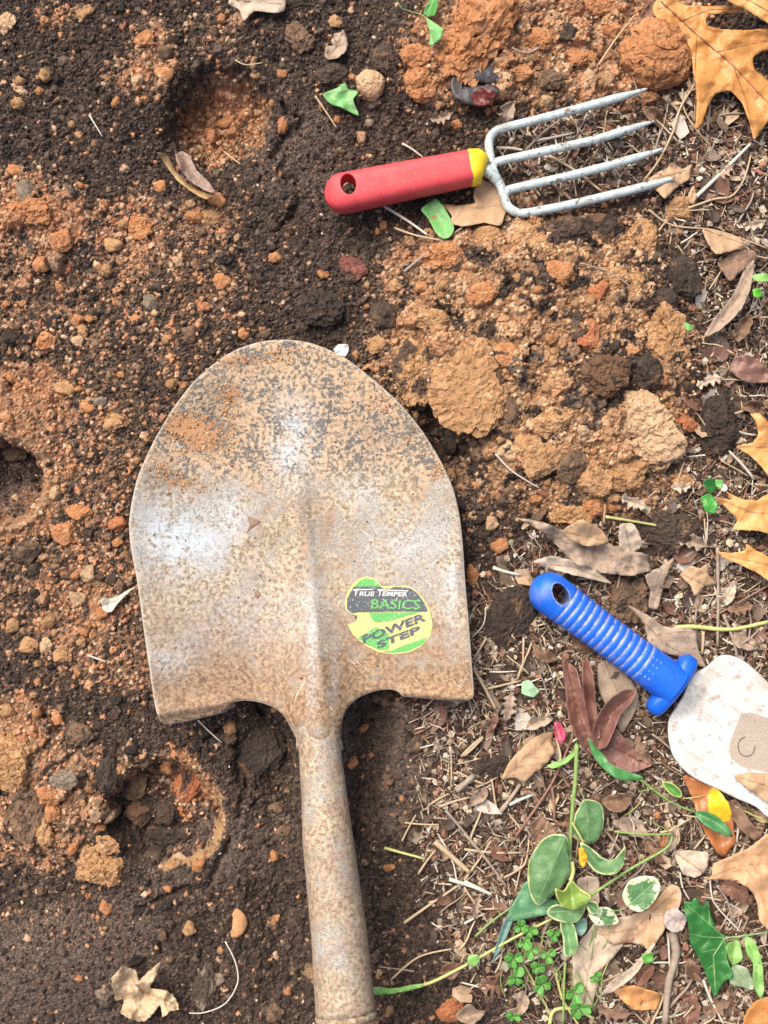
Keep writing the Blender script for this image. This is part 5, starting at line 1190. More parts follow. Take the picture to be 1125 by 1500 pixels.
leaf([(859,1322),(873,1322),(878,1335),(865,1338)], 'tiny green leaf in the centre of the sprig', VAR, mid=[(860,1324),(876,1334)], lift=.020, name=VL, cat=G, step=2)
leaf([(750,1347),(741,1345),(730,1376),(722,1410),(731,1394),(742,1371)], 'narrow bluish leaf tip hanging at the left of the sprig', BLUEG, mid=[(746,1347),(724,1407)], lift=.008, name=VL, cat=G, step=2.4)
leaf([(801,1122),(812,1117),(829,1110),(842,1096),(844,1084),(845,1100),(832,1116),(812,1125)], 'slim curved green leaf left at the top of the stem', LGREEN, mid=[(803,1122),(830,1113),(844,1090)], lift=.008, name=VL, cat=G, step=2.4)
leaf([(861,1080),(872,1093),(885,1107),(896,1120),(920,1130),(944,1140),(922,1144),(902,1140),(881,1123),(868,1104)], 'long pointed green leaf lying on the dark brown oak leaf', leaf_mat('long_green', (.05,.20,.05), (.08,.26,.08), rough=.32, veincol=(.14,.3,.1)), mid=[(862,1082),(888,1117),(940,1141)], lift=.018, name=VL, cat=G)
leaf([(1018,1190),(1035,1189),(1059,1203),(1074,1225),(1056,1221),(1030,1207)], 'pointed green leaf lying on the orange and yellow leaf', leaf_mat('long_green2', (.05,.19,.06), (.09,.26,.10), rough=.32, veincol=(.14,.3,.1)), mid=[(1020,1191),(1050,1206),(1072,1223)], lift=.015, name=VL, cat=G)
leaf([(970,1146),(985,1148),(998,1160),(996,1168),(982,1163)], 'small green leaf left of the orange and yellow leaf', leaf_mat('vine_small', (.12,.30,.06), (.08,.24,.05), edge=((.4,.5,.15), .03, .05)), mid=[(972,1147),(995,1165)], lift=.010, name=VL, cat=G)
leaf([(848,1243),(855,1242),(861,1256),(856,1270),(849,1266)], 'tiny bright yellow leaf beside the cup shaped variegated leaf', YEL, lift=.012, name='yellow_leaf', step=2)
for k_, (o_, lb) in enumerate([
    ([(1030,705),(1043,700),(1052,712),(1046,722),(1034,718)], 'dark green shoot leaf right of the mound, uppermost'),
    ([(1048,702),(1060,704),(1058,716),(1049,713)], 'small green shoot leaf right of the mound, next to the golden leaf'),
    ([(1027,728),(1040,722),(1052,738),(1046,753),(1032,748)], 'dark green shoot leaf touching the golden oak leaf tip'),
    ([(1100,404),(1118,400),(1130,403),(1128,413),(1108,412)], 'light green leaf at the right edge, upper of two'),
    ([(1102,424),(1112,422),(1118,430),(1112,437),(1104,434)], 'bright green round leaf at the right edge, lower of two'),
    ([(1001,472),(1010,474),(1018,482),(1008,486)], 'tiny green leaf beside the tall rough rock'),
    ([(765,999),(775,996),(790,1012),(782,1022),(764,1016)], 'square scrap of bright green leaf below the blue handle'),
    ([(686,1400),(700,1398),(704,1408),(696,1416),(684,1414)], 'small green leaf on the litter right of the shaft bottom'),
    ([(940,1400),(955,1395),(958,1408),(944,1412)], 'small green clover like leaf beside the rolled grey leaf')]):
    m_ = [DGREEN, GREEN, leaf_mat('shoot_green', (.04,.24,.02), (.07,.32,.05), rough=.3), LGREEN, leaf_mat('bright_shoot', (.09,.36,.02), (.12,.42,.04)), GREEN, leaf_mat('mint_scrap', (.30,.52,.28), (.36,.58,.34)), LGREEN, CLOV][k_]
    leaf(o_, lb, m_, lift=.008 if k_ != 6 else .004, name='green_leaf', cat=G, step=2.0, tight=.12, curl=.003)
# clover: three heart shaped leaflets on a thin stalk
def clover(px, py, r, rot, label, hgt):
    e = bpy.data.objects.new('clover', None); COL.objects.link(e); z0 = gt_px(px, py); org = P(px, py, z0); e.location = org
    tag(e, label, 'clover', 'clover leaves under the variegated sprig')
    z = z0+hgt; c = P(px, py, z)-org
    for k_ in range(3):
        a0 = rot+k_*2*PI/3+R.uniform(-.15, .15); ou = []
        r *= R.uniform(.78, 1.0)
        for t in np.linspace(0, 2*PI, 22, endpoint=False):
            rr_ = r*S*(.50*(1+.18*math.cos(t)) - .20*math.exp(-((abs(t) if t < PI else 2*PI-t)/.38)**2))
            ou.append((rr_*math.cos(t)+.52*r*S, rr_*math.sin(t)))
        pt, tri = cdt(np.array(ou)/S, 1.7); pt = pt*S
        tl = R.uniform(-.4, .6); V = []
        for x, y in pt:
            zz = abs(y)*.45+x*tl-.08*(x/(r*S))**2*r*S
            V.append(c+np.array([x*math.cos(a0)-y*math.sin(a0), x*math.sin(a0)+y*math.cos(a0), zz]))
        V = np.array(V); lf = link('leaflet', mesh('leaflet', V, tri, CLOV, True, {'dat': np.stack([np.full(len(V), .5), np.clip(np.abs(pt[:, 1])/S/12, 0, 1), np.full(len(V), .5)], 1)}), e)
        md = lf.modifiers.new('thickness', 'SOLIDIFY'); md.thickness = .0002
    v, f = tube_arrays([np.array([.003, -.004, -.002]), c*.5+np.array([.002, -.002, 0]), c], .0004, 5); link('stalk', mesh('stalk', v, f, M_STEM_G), e)
for x, y, r, rot, w_, h_ in [(752,1405,15,.4,'leftmost clover, on the litter',.012),(757,1433,16,1.2,'clover left below the green stem',.012),(779,1392,15,2.2,'clover close under the sprig, upper one',.014),(786,1418,16,.1,'clover at the centre of the patch',.014),
    (796,1442,16,1.8,'lowest clover of the main patch',.010),(803,1400,13,.8,'clover beneath the lowest variegated leaf',.010),(775,1365,13,.5,'clover touching the plain green leaf',.010),(763,1358,12,1.6,'clover in the shade of the plain green leaf',.008),
    (812,1370,12,2.6,'clover hidden under the sprig',.008),(842,1455,15,.9,'clover at the bottom beside the pale dead leaf',.014),(848,1478,14,.2,'lowest clover, near the bottom edge',.012),(873,1432,13,1.3,'clover growing over the pale dead leaf',.014),(768,1382,12,1.0,'small clover between the two upper ones',.010),(750,1490,12,.2,'pale clover at the bottom edge',.006)]:
    clover(x, y, r*R.uniform(1.0, 1.25), rot, w_, h_)

# older leaves packed into the litter (x, y, length, width, rotation, kind, lobed, label)
def leafshape(px, py, L_, W_, rot, lobed, seed):
    rg = random.Random(seed); pts = []; a = math.radians(rot); up, dn = [], []
    N_ = 9
    for i in range(N_+1):
        t = i/N_; w = math.sin(PI*min(1, t*.94+.05))**.75*W_/2
        if lobed: w *= (1.15 if i % 2 else .45)*rg.uniform(.75, 1.2)
        else: w *= rg.uniform(.85, 1.12)
        up.append((L_*(t-.5)+(rg.uniform(0, .05)*L_ if lobed else 0), w)); w2 = w*rg.uniform(.7, 1.1) if rg.random() < .8 else w*.35
        dn.append((L_*(t-.5), -w2))
    bend = rg.uniform(-.15, .15)*L_
    o = up+dn[::-1]; o = [(x, y+bend*math.sin(PI*(x/L_+.5))) for x, y in o]
    md_ = [(L_*(t-.5), bend*math.sin(PI*t)) for t in (0.02, .3, .6, .96)]
    f_ = lambda q: [(px+x*math.cos(a)+y*math.sin(a), py-x*math.sin(a)+y*math.cos(a)) for x, y in q]
    return f_(o), f_(md_)
RBR = leaf_mat('red_brown_old_leaf', (.24,.12,.08), (.16,.085,.06), rough=.5, veincol=(.12,.06,.04))
for i_, (px, py, L_, W_, rot, mt, lb_, txt) in enumerate([
    (700,1170,34,18,30,GRY,0,'small grey brown leaf at the upper end of the straw heap'),(735,1245,40,22,-50,RBR,0,'red brown leaf under the straws left of the sprig'),(700,1330,36,18,80,GRY,1,'ragged grey leaf under the level straws'),
    (660,1420,40,24,20,RBR,0,'red brown leaf on the litter just right of the shaft end'),(720,1450,46,24,-20,RBR,1,'torn red brown leaf left of the clover patch'),(690,1485,44,26,10,GRY,0,'grey leaf at the bottom edge left of the clover'),
    (760,1470,40,26,70,GRY,0,'grey tan leaf below the clover patch'),(900,1480,50,26,-10,BRN,1,'dark lobed leaf near the bottom under the orange scrap'),(945,1430,40,20,50,RBR,0,'red brown leaf under the rolled pale point'),
    (1010,1480,52,34,80,RBR,0,'wide red brown leaf at the bottom right of the knotty twig'),(1050,1475,44,26,20,BRN,1,'dark leaf below the dark ivy leaf'),(1020,1420,40,22,-60,BRN,0,'dark brown leaf between the knotty twig and the ivy leaf'),
    (925,1215,60,26,-25,GRY,0,'long grey leaf above the level green stem'),(960,1245,54,24,-50,BRN,1,'dark lobed leaf between stem and yellow patched leaf'),(905,1170,46,30,10,BRN,0,'curled brown leaf right of the highest variegated leaf'),
    (945,1100,50,26,-60,BRN,1,'brown lobed leaf right of the dark chocolate leaf'),(985,1230,42,18,70,GRY,0,'grey leaf left of the orange leaf tip'),(1080,1310,56,30,-30,RBR,0,'dark red leaf showing in the notch of the pale amber leaf'),
    (1085,1330,40,22,40,GRY,0,'grey leaf under the pale amber oak leaf'),(745,1035,44,20,80,GRY,1,'grey torn leaf below the green scrap'),(790,1060,40,22,20,PALE,0,'pale leaf left of the magenta leaf'),
    (720,1055,40,14,70,RBR,0,'narrow red brown leaf right of the foot step'),(800,955,44,18,-30,BRN,0,'dark brown leaf under the left side of the blue handle'),(1010,790,56,26,-20,GRY,1,'grey torn leaf between the golden leaf tips and brown clod'),
    (1060,870,50,24,50,PALE,0,'pale leaf above the thick yellow stem'),(1095,935,46,26,-40,GRY,0,'grey leaf above the right part of the trowel'),(1085,890,40,20,10,BRN,1,'dark torn leaf at the right over the yellow stem'),
    (1040,560,40,22,20,PALE,1,'pale torn leaf above the dark oval clod'),(1015,590,36,18,-40,RBR,0,'curled red brown leaf left of the dark oval clod'),(1090,480,44,24,60,BRN,0,'dark leaf right of the rolled leaf strip end'),
    (1100,325,46,22,5,PALE,1,'pale pinkish torn leaf at the right edge'),(1060,250,36,20,30,GRY,1,'grey leaf scrap below the amber oak leaf'),(900,190,34,16,-30,RBR,0,'red brown leaf bit between the two middle tines'),
    (850,215,38,14,60,RBR,0,'narrow red brown leaf bit near the tine roots'),(960,175,50,20,-45,BRN,0,'brown bark like leaf at the upper tine tip'),(660,265,34,16,30,PALE,0,'pale leaf bit against the lower side of the red handle'),
    (945,20,40,18,60,RBR,0,'brown leaf edge beside the big oak leaf base'),(745,165,34,24,70,GRY,0,'greyish pink leaf piece above the fork neck'),(645,168,36,24,10,GRY,1,'ragged grey leaf piece left of the black pod'),
    (490,65,50,28,60,GRY,0,'grey violet leaf flattened on the soil near the top'),(1000,710,34,16,10,PALE,1,'pale torn leaf beside the green shoot'),(930,735,42,22,-20,PALE,1,'pale leaf scrap at the lower right of the mound'),
    (870,1180,40,18,80,RBR,0,'red brown leaf half under the top variegated leaf'),(1110,1260,30,16,0,BRN,0,'brown leaf under the pale amber leaf edge'),(1105,600,36,20,-20,BRN,0,'brown leaf above the golden lobes')]):
    o_, m_ = leafshape(px, py, L_, W_, rot, lb_, 300+i_)
    leaf(o_, txt, mt, mid=m_, side=3 if L_ > 45 else None, lift=.0015+.0012*(i_ % 3), curl=.004+.003*((i_*7) % 3), wav=.003, keep=False, tight=.25 if lb_ else .5)

# ------------------------------------------------------------------ straws, twigs, stems
M_STRAW = [plain('pale_straw', (.58,.48,.32), (.46,.36,.22), .6, 500), plain('tan_straw', (.42,.31,.19), (.52,.40,.25), .6, 500), plain('grey_twig', (.26,.20,.15), (.36,.29,.23), .75, 300), plain('red_brown_twig', (.22,.11,.07), (.30,.17,.11), .7, 300), plain('white_root', (.66,.60,.52), (.56,.49,.40), .6, 500), M_STEM_G, plain('yellow_stem', (.50,.50,.20), (.42,.44,.14), .5, 300)]
def strand(path, r, kind, label, name='straw', cat='straw', z=.0015, arch=0.0, taper=.7, group=None, knots=False):
    p = np.array(path, float)
    p = smooth(p, False, 5) if len(p) > 2 else np.array([p[0]*(1-t)+p[1]*t for t in np.linspace(0, 1, 6)])
    n_ = len(p)
    if n_ == 6 and len(path) == 2:
        dd = (p[-1]-p[0]); pp = np.array([-dd[1], dd[0]]); p = p+pp[None]*np.sin(np.linspace(0, PI, n_))[:, None]*R.uniform(-.035, .035)
    gz = gtop((p[:, 0]-562.5)*S, (750-p[:, 1])*S)
    t = np.linspace(0, 1, n_); line = gz[0]*(1-t)+gz[-1]*t; up = max(0, float(np.max(gz-line))); zz = np.minimum(line+up*.7, gz+.006)+z+r*S+arch*np.sin(PI*t)
    pts = np.array([P(a, b, c) for (a, b), c in zip(p, zz)]); org = pts.mean(0); org[2] = pts[:, 2].min()
    rad = np.linspace(1, taper, n_)*r*S
    if knots: rad *= 1+.25*NR.random(n_)
    v, f = tube_arrays(pts-org, rad, 6 if r < 2.5 else 10)
    o = link(name, mesh(name, v, f, M_STRAW[kind]), None, org); tag(o, label, cat, group); return o
STR = [
 ([(1018,290),(1060,250),(1100,210)],3.0,4,'thick pale stick right of the tine tips pointing to the oak leaf'),
 ([(1029,108),(1010,135),(995,162),(985,195),(965,235),(945,262)],2.0,1,'long curved straw crossing the tine tips'),
 ([(877,95),(900,60),(930,22)],1.6,1,'thin straw left of the large clay ball'),
 ([(925,105),(932,128),(940,145)],1.0,2,'hair thin straw below the large clay ball'),
 ([(804,228),(840,248),(881,280)],2.4,1,'tan straw under the third tine'),
 ([(768,238),(800,262),(838,293)],2.6,3,'red brown twig under the two lower tines'),
 ([(836,170),(853,195)],1.5,1,'short straw between the upper tines'),
 ([(770,220),(795,195),(820,176)],2.2,2,'grey twig beneath the upper tine'),
 ([(730,217),(748,217),(765,220)],2.6,4,'stub of pale straw between the tine roots'),
 ([(1008,305),(1045,292),(1072,287),(1090,262),(1100,227)],1.8,1,'bent straw right of the tine tips'),
 ([(950,307),(985,330),(1050,338),(1125,364)],1.6,1,'long straw over the tan pointed leaf'),
 ([(965,338),(978,322)],1.5,1,'short pale straw under the tine tips'),
 ([(563,302),(595,322),(626,344)],2.3,4,'pale straw sticking out below the red handle'),
 ([(578,334),(610,345),(659,354)],1.8,1,'straw across the soil below the red handle'),
 ([(592,398),(620,375),(646,355),(678,333)],2.3,2,'grey twig running from the fork leaf to the mound'),
 ([(589,210),(621,232)],1.6,4,'pale straw poking out above the red handle'),
 ([(462,141),(475,160),(493,187)],1.5,1,'straw left of the green ivy leaf'),
 ([(887,757),(930,764),(969,771)],2.4,6,'pale yellow straw over the brown orange clod'),
 ([(722,831),(763,842)],2.6,4,'cut pale straw left of the blue handle end'),
 ([(988,920),(1015,918),(1069,922),(1125,911)],3.4,6,'thick yellow stem right of the blue handle'),
 ([(1125,858),(1090,878),(1020,918),(970,950)],1.8,3,'reddish brown stalk crossing above the trowel'),
 ([(1051,802),(1052,870),(1051,947)],2.6,2,'upright grey twig right of the brown leaf'),
 ([(1022,889),(1024,850),(1018,915)],2.0,2,'grey twig near the upright twig'),
 ([(1030,925),(1028,958)],2.6,1,'short tan stick above the trowel blade'),
 ([(693,978),(710,1008),(726,1038)],2.5,1,'tan straw right of the foot step of the blade'),
 ([(714,1009),(763,997)],1.9,1,'tan straw left of the green leaf scrap'),
 ([(767,934),(765,984)],1.9,1,'upright straw between dark clod and green scrap'),
 ([(712,889),(708,915),(691,934)],1.2,4,'fine pale root near the right edge of the blade'),
 ([(712,935),(690,970)],1.8,1,'straw leaning on the right edge of the blade'),
 ([(676,1108),(707,1079)],2.2,1,'straw on dark soil under the right foot step'),
 ([(755,1226),(808,1148),(840,1076)],2.2,3,'long brown twig left of the green stem'),
 ([(733,1189),(762,1149)],3.4,2,'thick grey stick under the light tan leaf'),
 ([(746,1179),(779,1165)],2.6,4,'pale stick right of the thick grey stick'),
 ([(680,1244),(765,1249)],2.0,1,'level straw on the litter left of the sprig'),
 ([(680,1221),(714,1261),(742,1299)],2.4,2,'slanting grey stick on the litter left of the sprig'),
 ([(680,1289),(700,1262),(720,1231)],1.8,1,'rising straw crossing the level straw'),
 ([(738,1286),(767,1268),(774,1242)],1.8,1,'bent straw close to the largest variegated leaf'),
 ([(680,1107),(708,1080)],2.2,1,'straw rising to the litter below the foot step'),
 ([(808,1152),(812,1203)],2.2,3,'red brown stalk left of the top variegated leaf'),
 ([(984,1365),(990,1390),(987,1413),(979,1442),(974,1499)],6.0,2,'thick knotty grey twig at the bottom right'),
 ([(978,1365),(981,1420)],2.0,4,'pale straw beside the thick knotty twig'),
 ([(680,1329),(730,1331)],2.2,1,'short level straw left of the bluish leaf tip'),
 ([(680,1353),(710,1338)],1.9,4,'short pale straw below the level one'),
 ([(680,1291),(717,1309)],2.6,4,'pale straw left of the plain green leaf'),
 ([(768,1410),(809,1396)],2.4,4,'pale straw lying in the clover'),
 ([(765,1409),(788,1450),(811,1496)],1.8,6,'straw running from the clover to the bottom edge'),
 ([(607,1423),(555,1416)],1.4,2,'thin grey straw right of the shaft near the bottom'),
 ([(573,1435),(613,1402),(662,1390)],1.7,1,'curved straw right of the shaft near the bottom'),
 ([(592,1352),(630,1325),(670,1298)],2.3,1,'long straw on dark soil right of the shaft'),
 ([(593,1205),(643,1208)],1.5,1,'thin level straw right of the groove'),
 ([(589,1232),(600,1210),(614,1188),(620,1200)],1.4,1,'bent thin straw right of the groove'),
 ([(563,1242),(622,1258)],2.4,6,'single pale straw on dark soil right of the shaft'),
 ([(637,1233),(660,1253),(688,1278)],4.0,1,'thick tan stick on the edge of the litter'),
 ([(628,1180),(657,1163)],1.8,1,'straw at the upper edge of the straw heap'),
 ([(643,1182),(688,1168)],2.0,1,'straw at the upper right edge of the straw heap'),
 ([(658,1288),(690,1298),(720,1310)],3.0,4,'thick pale straw on the litter right of the shaft'),
 ([(653,1187),(685,1225),(720,1267)],2.2,2,'long grey stick slanting through the straw heap'),
 ([(613,1280),(638,1245)],2.0,1,'straw leaning on the thick tan stick'),
 ([(668,1158),(694,1136)],4.6,2,'short grey wood stick above the straw heap'),
 ([(680,1300),(700,1330),(715,1352)],1.8,1,'slanting straw near the middle of the litter'),
 ([(1060,900),(1075,940),(1080,965)],2.6,2,'grey twig above the trowel blade at the right'),
 ([(935,1140),(975,1170),(998,1182),(1020,1190)],2.0,5,'green vine running to the leaf on the orange leaf'),
 ([(1046,1164),(1085,1185),(1125,1205)],1.8,6,'yellow straw lying over the orange and yellow leaf'),
 ([(955,1075),(985,1100),(1012,1140)],1.8,2,'grey stalk lying along the edge of the white blade'),
 ([(1040,1290),(1045,1320),(1065,1345),(1085,1365)],1.4,4,'pale curved root right of the dark ivy leaf'),
 ([(996,1278),(1000,1300),(1010,1318)],1.5,4,'pale root above the dark ivy leaf'),
 ([(1030,1435),(1042,1465),(1060,1500)],2.4,4,'white stick at the bottom right corner area'),
 ([(330,1379),(345,1410),(348,1440),(330,1470),(300,1483),(277,1484)],1.2,4,'long fine pale root curling down from the crescent clod'),
 ([(131,169),(150,200)],1.2,4,'fine pale root on dark soil left of the round hole'),
 ([(290,1055),(325,1088)],1.3,4,'pale root under the lower left corner of the blade'),
 ([(118,800),(128,810),(117,845)],1.0,3,'thin dark root left of the blade'),
 ([(130,960),(155,969)],1.5,4,'tiny pale straw left of the lower blade'),
 ([(328,222),(352,240)],1.3,1,'fine root beside the round hole'),
 ([(345,88),(360,95),(384,92)],1.2,1,'thin curly root above the round hole'),
 ([(790,70),(770,78),(750,70)],2.2,2,'small twig on the orange clay at the top'),
 ([(1000,130),(1002,160),(1020,190),(1040,212)],1.4,1,'thin straw left of the oak leaf lobe'),
 ([(850,385),(895,400),(930,425)],1.2,2,'fine root over the top of the mound'),
 ([(726,665),(750,690),(790,715)],1.4,4,'fine pale root at the lower left of the mound'),
]
for p_, r_, k_, lb in STR:
    nm, ct = ('twig', 'twig') if k_ in (2, 3) else ('plant_stem', 'stem') if k_ == 5 else ('straw', 'straw')
    strand(p_, r_, k_, lb, nm, ct, knots=(r_ > 3.2))
for p_, r_, k_, z_, lb in [
 ([(845,1090),(843,1140),(838,1190),(835,1250),(838,1292)],3.2,5,.014,'main green stem of the variegated sprig'),
 ([(838,1205),(848,1222),(855,1235)],2.0,6,.018,'short yellow green side stem of the sprig'),
 ([(836,1290),(840,1275),(838,1262)],3.2,6,.018,'yellow green stem piece just above the sprig centre'),
 ([(862,1314),(920,1275),(975,1243),(985,1225)],2.4,5,.014,'long green stem from the sprig centre to the upper right'),
 ([(548,1452),(617,1444),(680,1415),(745,1378),(808,1346)],2.6,6,.006,'long yellow green grass stem reaching to the shaft'),
 ([(696,1372),(720,1350),(748,1330)],1.8,5,.006,'short green stem left of the plain green leaf'),
 ([(900,1218),(940,1222),(985,1222)],1.8,5,.010,'level green stem above the round variegated leaf'),
 ([(828,1410),(826,1450),(825,1499)],2.2,5,.006,'upright green grass blade at the bottom edge'),
 ([(814,1425),(825,1465),(850,1505)],2.2,6,.005,'yellow green grass blade crossing the upright one'),
 ([(805,1500),(812,1480),(840,1478),(870,1492)],3.0,6,.004,'pale curved stem at the bottom edge below the clover')]:
    strand(p_, r_, k_, lb, 'plant_stem', 'stem', z=z_)
o_ = leaf([(548,1446),(575,1448),(617,1441),(619,1446),(580,1455),(549,1458)], 'pale green blade of grass touching the right side of the shaft', LGREEN, lift=.006, name='grass_blade', cat='grass blade', step=2.4)

for i_ in range(26):
    x, y = R.uniform(735, 885), R.uniform(1372, 1490); a = R.uniform(-.6, .6)+PI/2; L_ = R.uniform(25, 70); b_ = R.uniform(-10, 10)
    strand([(x, y), (x+L_*.5*math.cos(a)+b_, y-L_*.5*math.sin(a)), (x+L_*math.cos(a), y-L_*math.sin(a))], R.uniform(.7, 1.2), R.choice([5, 5, 6]), 'fine green grass blade among the clover leaves', 'grass_blade', 'grass blade', z=.003, arch=.004, taper=.3, group='fine grass blades among the clover')
for i_, (x, y) in enumerate([(990,1225),(1000,1170),(960,1180),(935,1160),(915,1195),(985,1255)]):
    a = R.uniform(0, PI); L_ = R.uniform(30, 55)
    strand([(x, y), (x+L_*.5*math.cos(a)+4, y-L_*.5*math.sin(a)), (x+L_*math.cos(a), y-L_*math.sin(a))], 1.0, [5, 6, 1][i_ % 3], 'fine grass blade between the vine and the yellow patched leaf', 'grass_blade', 'grass blade', z=.004, arch=.003, taper=.3, group='fine grass blades by the vine')

# odd things
leaf([(488,512),(495,505),(510,504),(511,514),(506,522),(494,519)], 'small white chip just above the right of the shovel tip', plain('white_chip', (.80,.80,.78), (.72,.72,.70), .5), lift=.016, name='paper_chip', cat='chip', rounded=False)
leaf([(362,756),(372,760),(384,764),(372,772),(361,781),(366,768)], 'dark brown leaf scrap lying on the shovel blade', BRN, zf=lambda X, Y: blade_z(X, Y), lift=.0014, curl=.002, wav=.001, name='leaf_scrap', rounded=False, keep=False, step=2)
leaf([(372,868),(378,865),(383,871),(377,878)], 'tiny dark leaf speck on the shovel blade below the brown scrap', BRN, zf=lambda X, Y: blade_z(X, Y), lift=.0012, curl=.001, wav=.001, name='leaf_scrap', rounded=False, keep=False, step=2)
# dark glossy pod
def ring(px, py, R1, R2, w, label):
    a = np.linspace(.2, 6.2, 40); z = gt_px(px, py)-.001
    pts = [P(px+R1*math.cos(t), py+R2*math.sin(t), z+.002+.002*math.sin(3*t)) for t in a]
    rad = w*S*(0.8+.3*np.sin(np.linspace(0, 9, 40)))*np.sin(np.linspace(.7, PI-.6, 40))**.5
    v, f = tube_arrays(pts, rad, 12); c0 = v.mean(0); v = v-c0; v = v*(1+.10*fbm3(v*300, 1, 3, 3)[:, None]); v[:, 2] = v[:, 2]*.16+.0016*fbm3(v*260, 1, 2, 8)
    o = link('seed_pod', mesh('seed_pod', v, f, plain('black_pod', (.030,.028,.030), (.055,.048,.048), .35, 200, ((.55,.55,.55), .68, 1500, .04), .5)), None, c0)
    tag(o, label, 'seed pod'); KEEP.append((px, py, R1)); return o
ring(695, 123, 27, 19, 15, 'broken black seed pod with pale specks above the fork neck')
leaf([(690,140),(705,128),(726,134),(722,150),(706,156),(694,152)], 'dark red shiny shard inside the black seed pod', leaf_mat('dark_red_shard', (.11,.022,.018), (.16,.04,.03), rough=.25), lift=.005, name='seed_shard', cat='seed pod')
clod(541,181,7,7,0,'grey','small shiny grey white snail shell above the red handle',name='snail_shell',cat='shell',rough=.2,dirt=0,hz=1)
clod(1017,531,6,6,0,'orange','round yellow orange seed right of the tall rough rock',name='seed',cat='seed',rough=.2,dirt=0,hz=1)

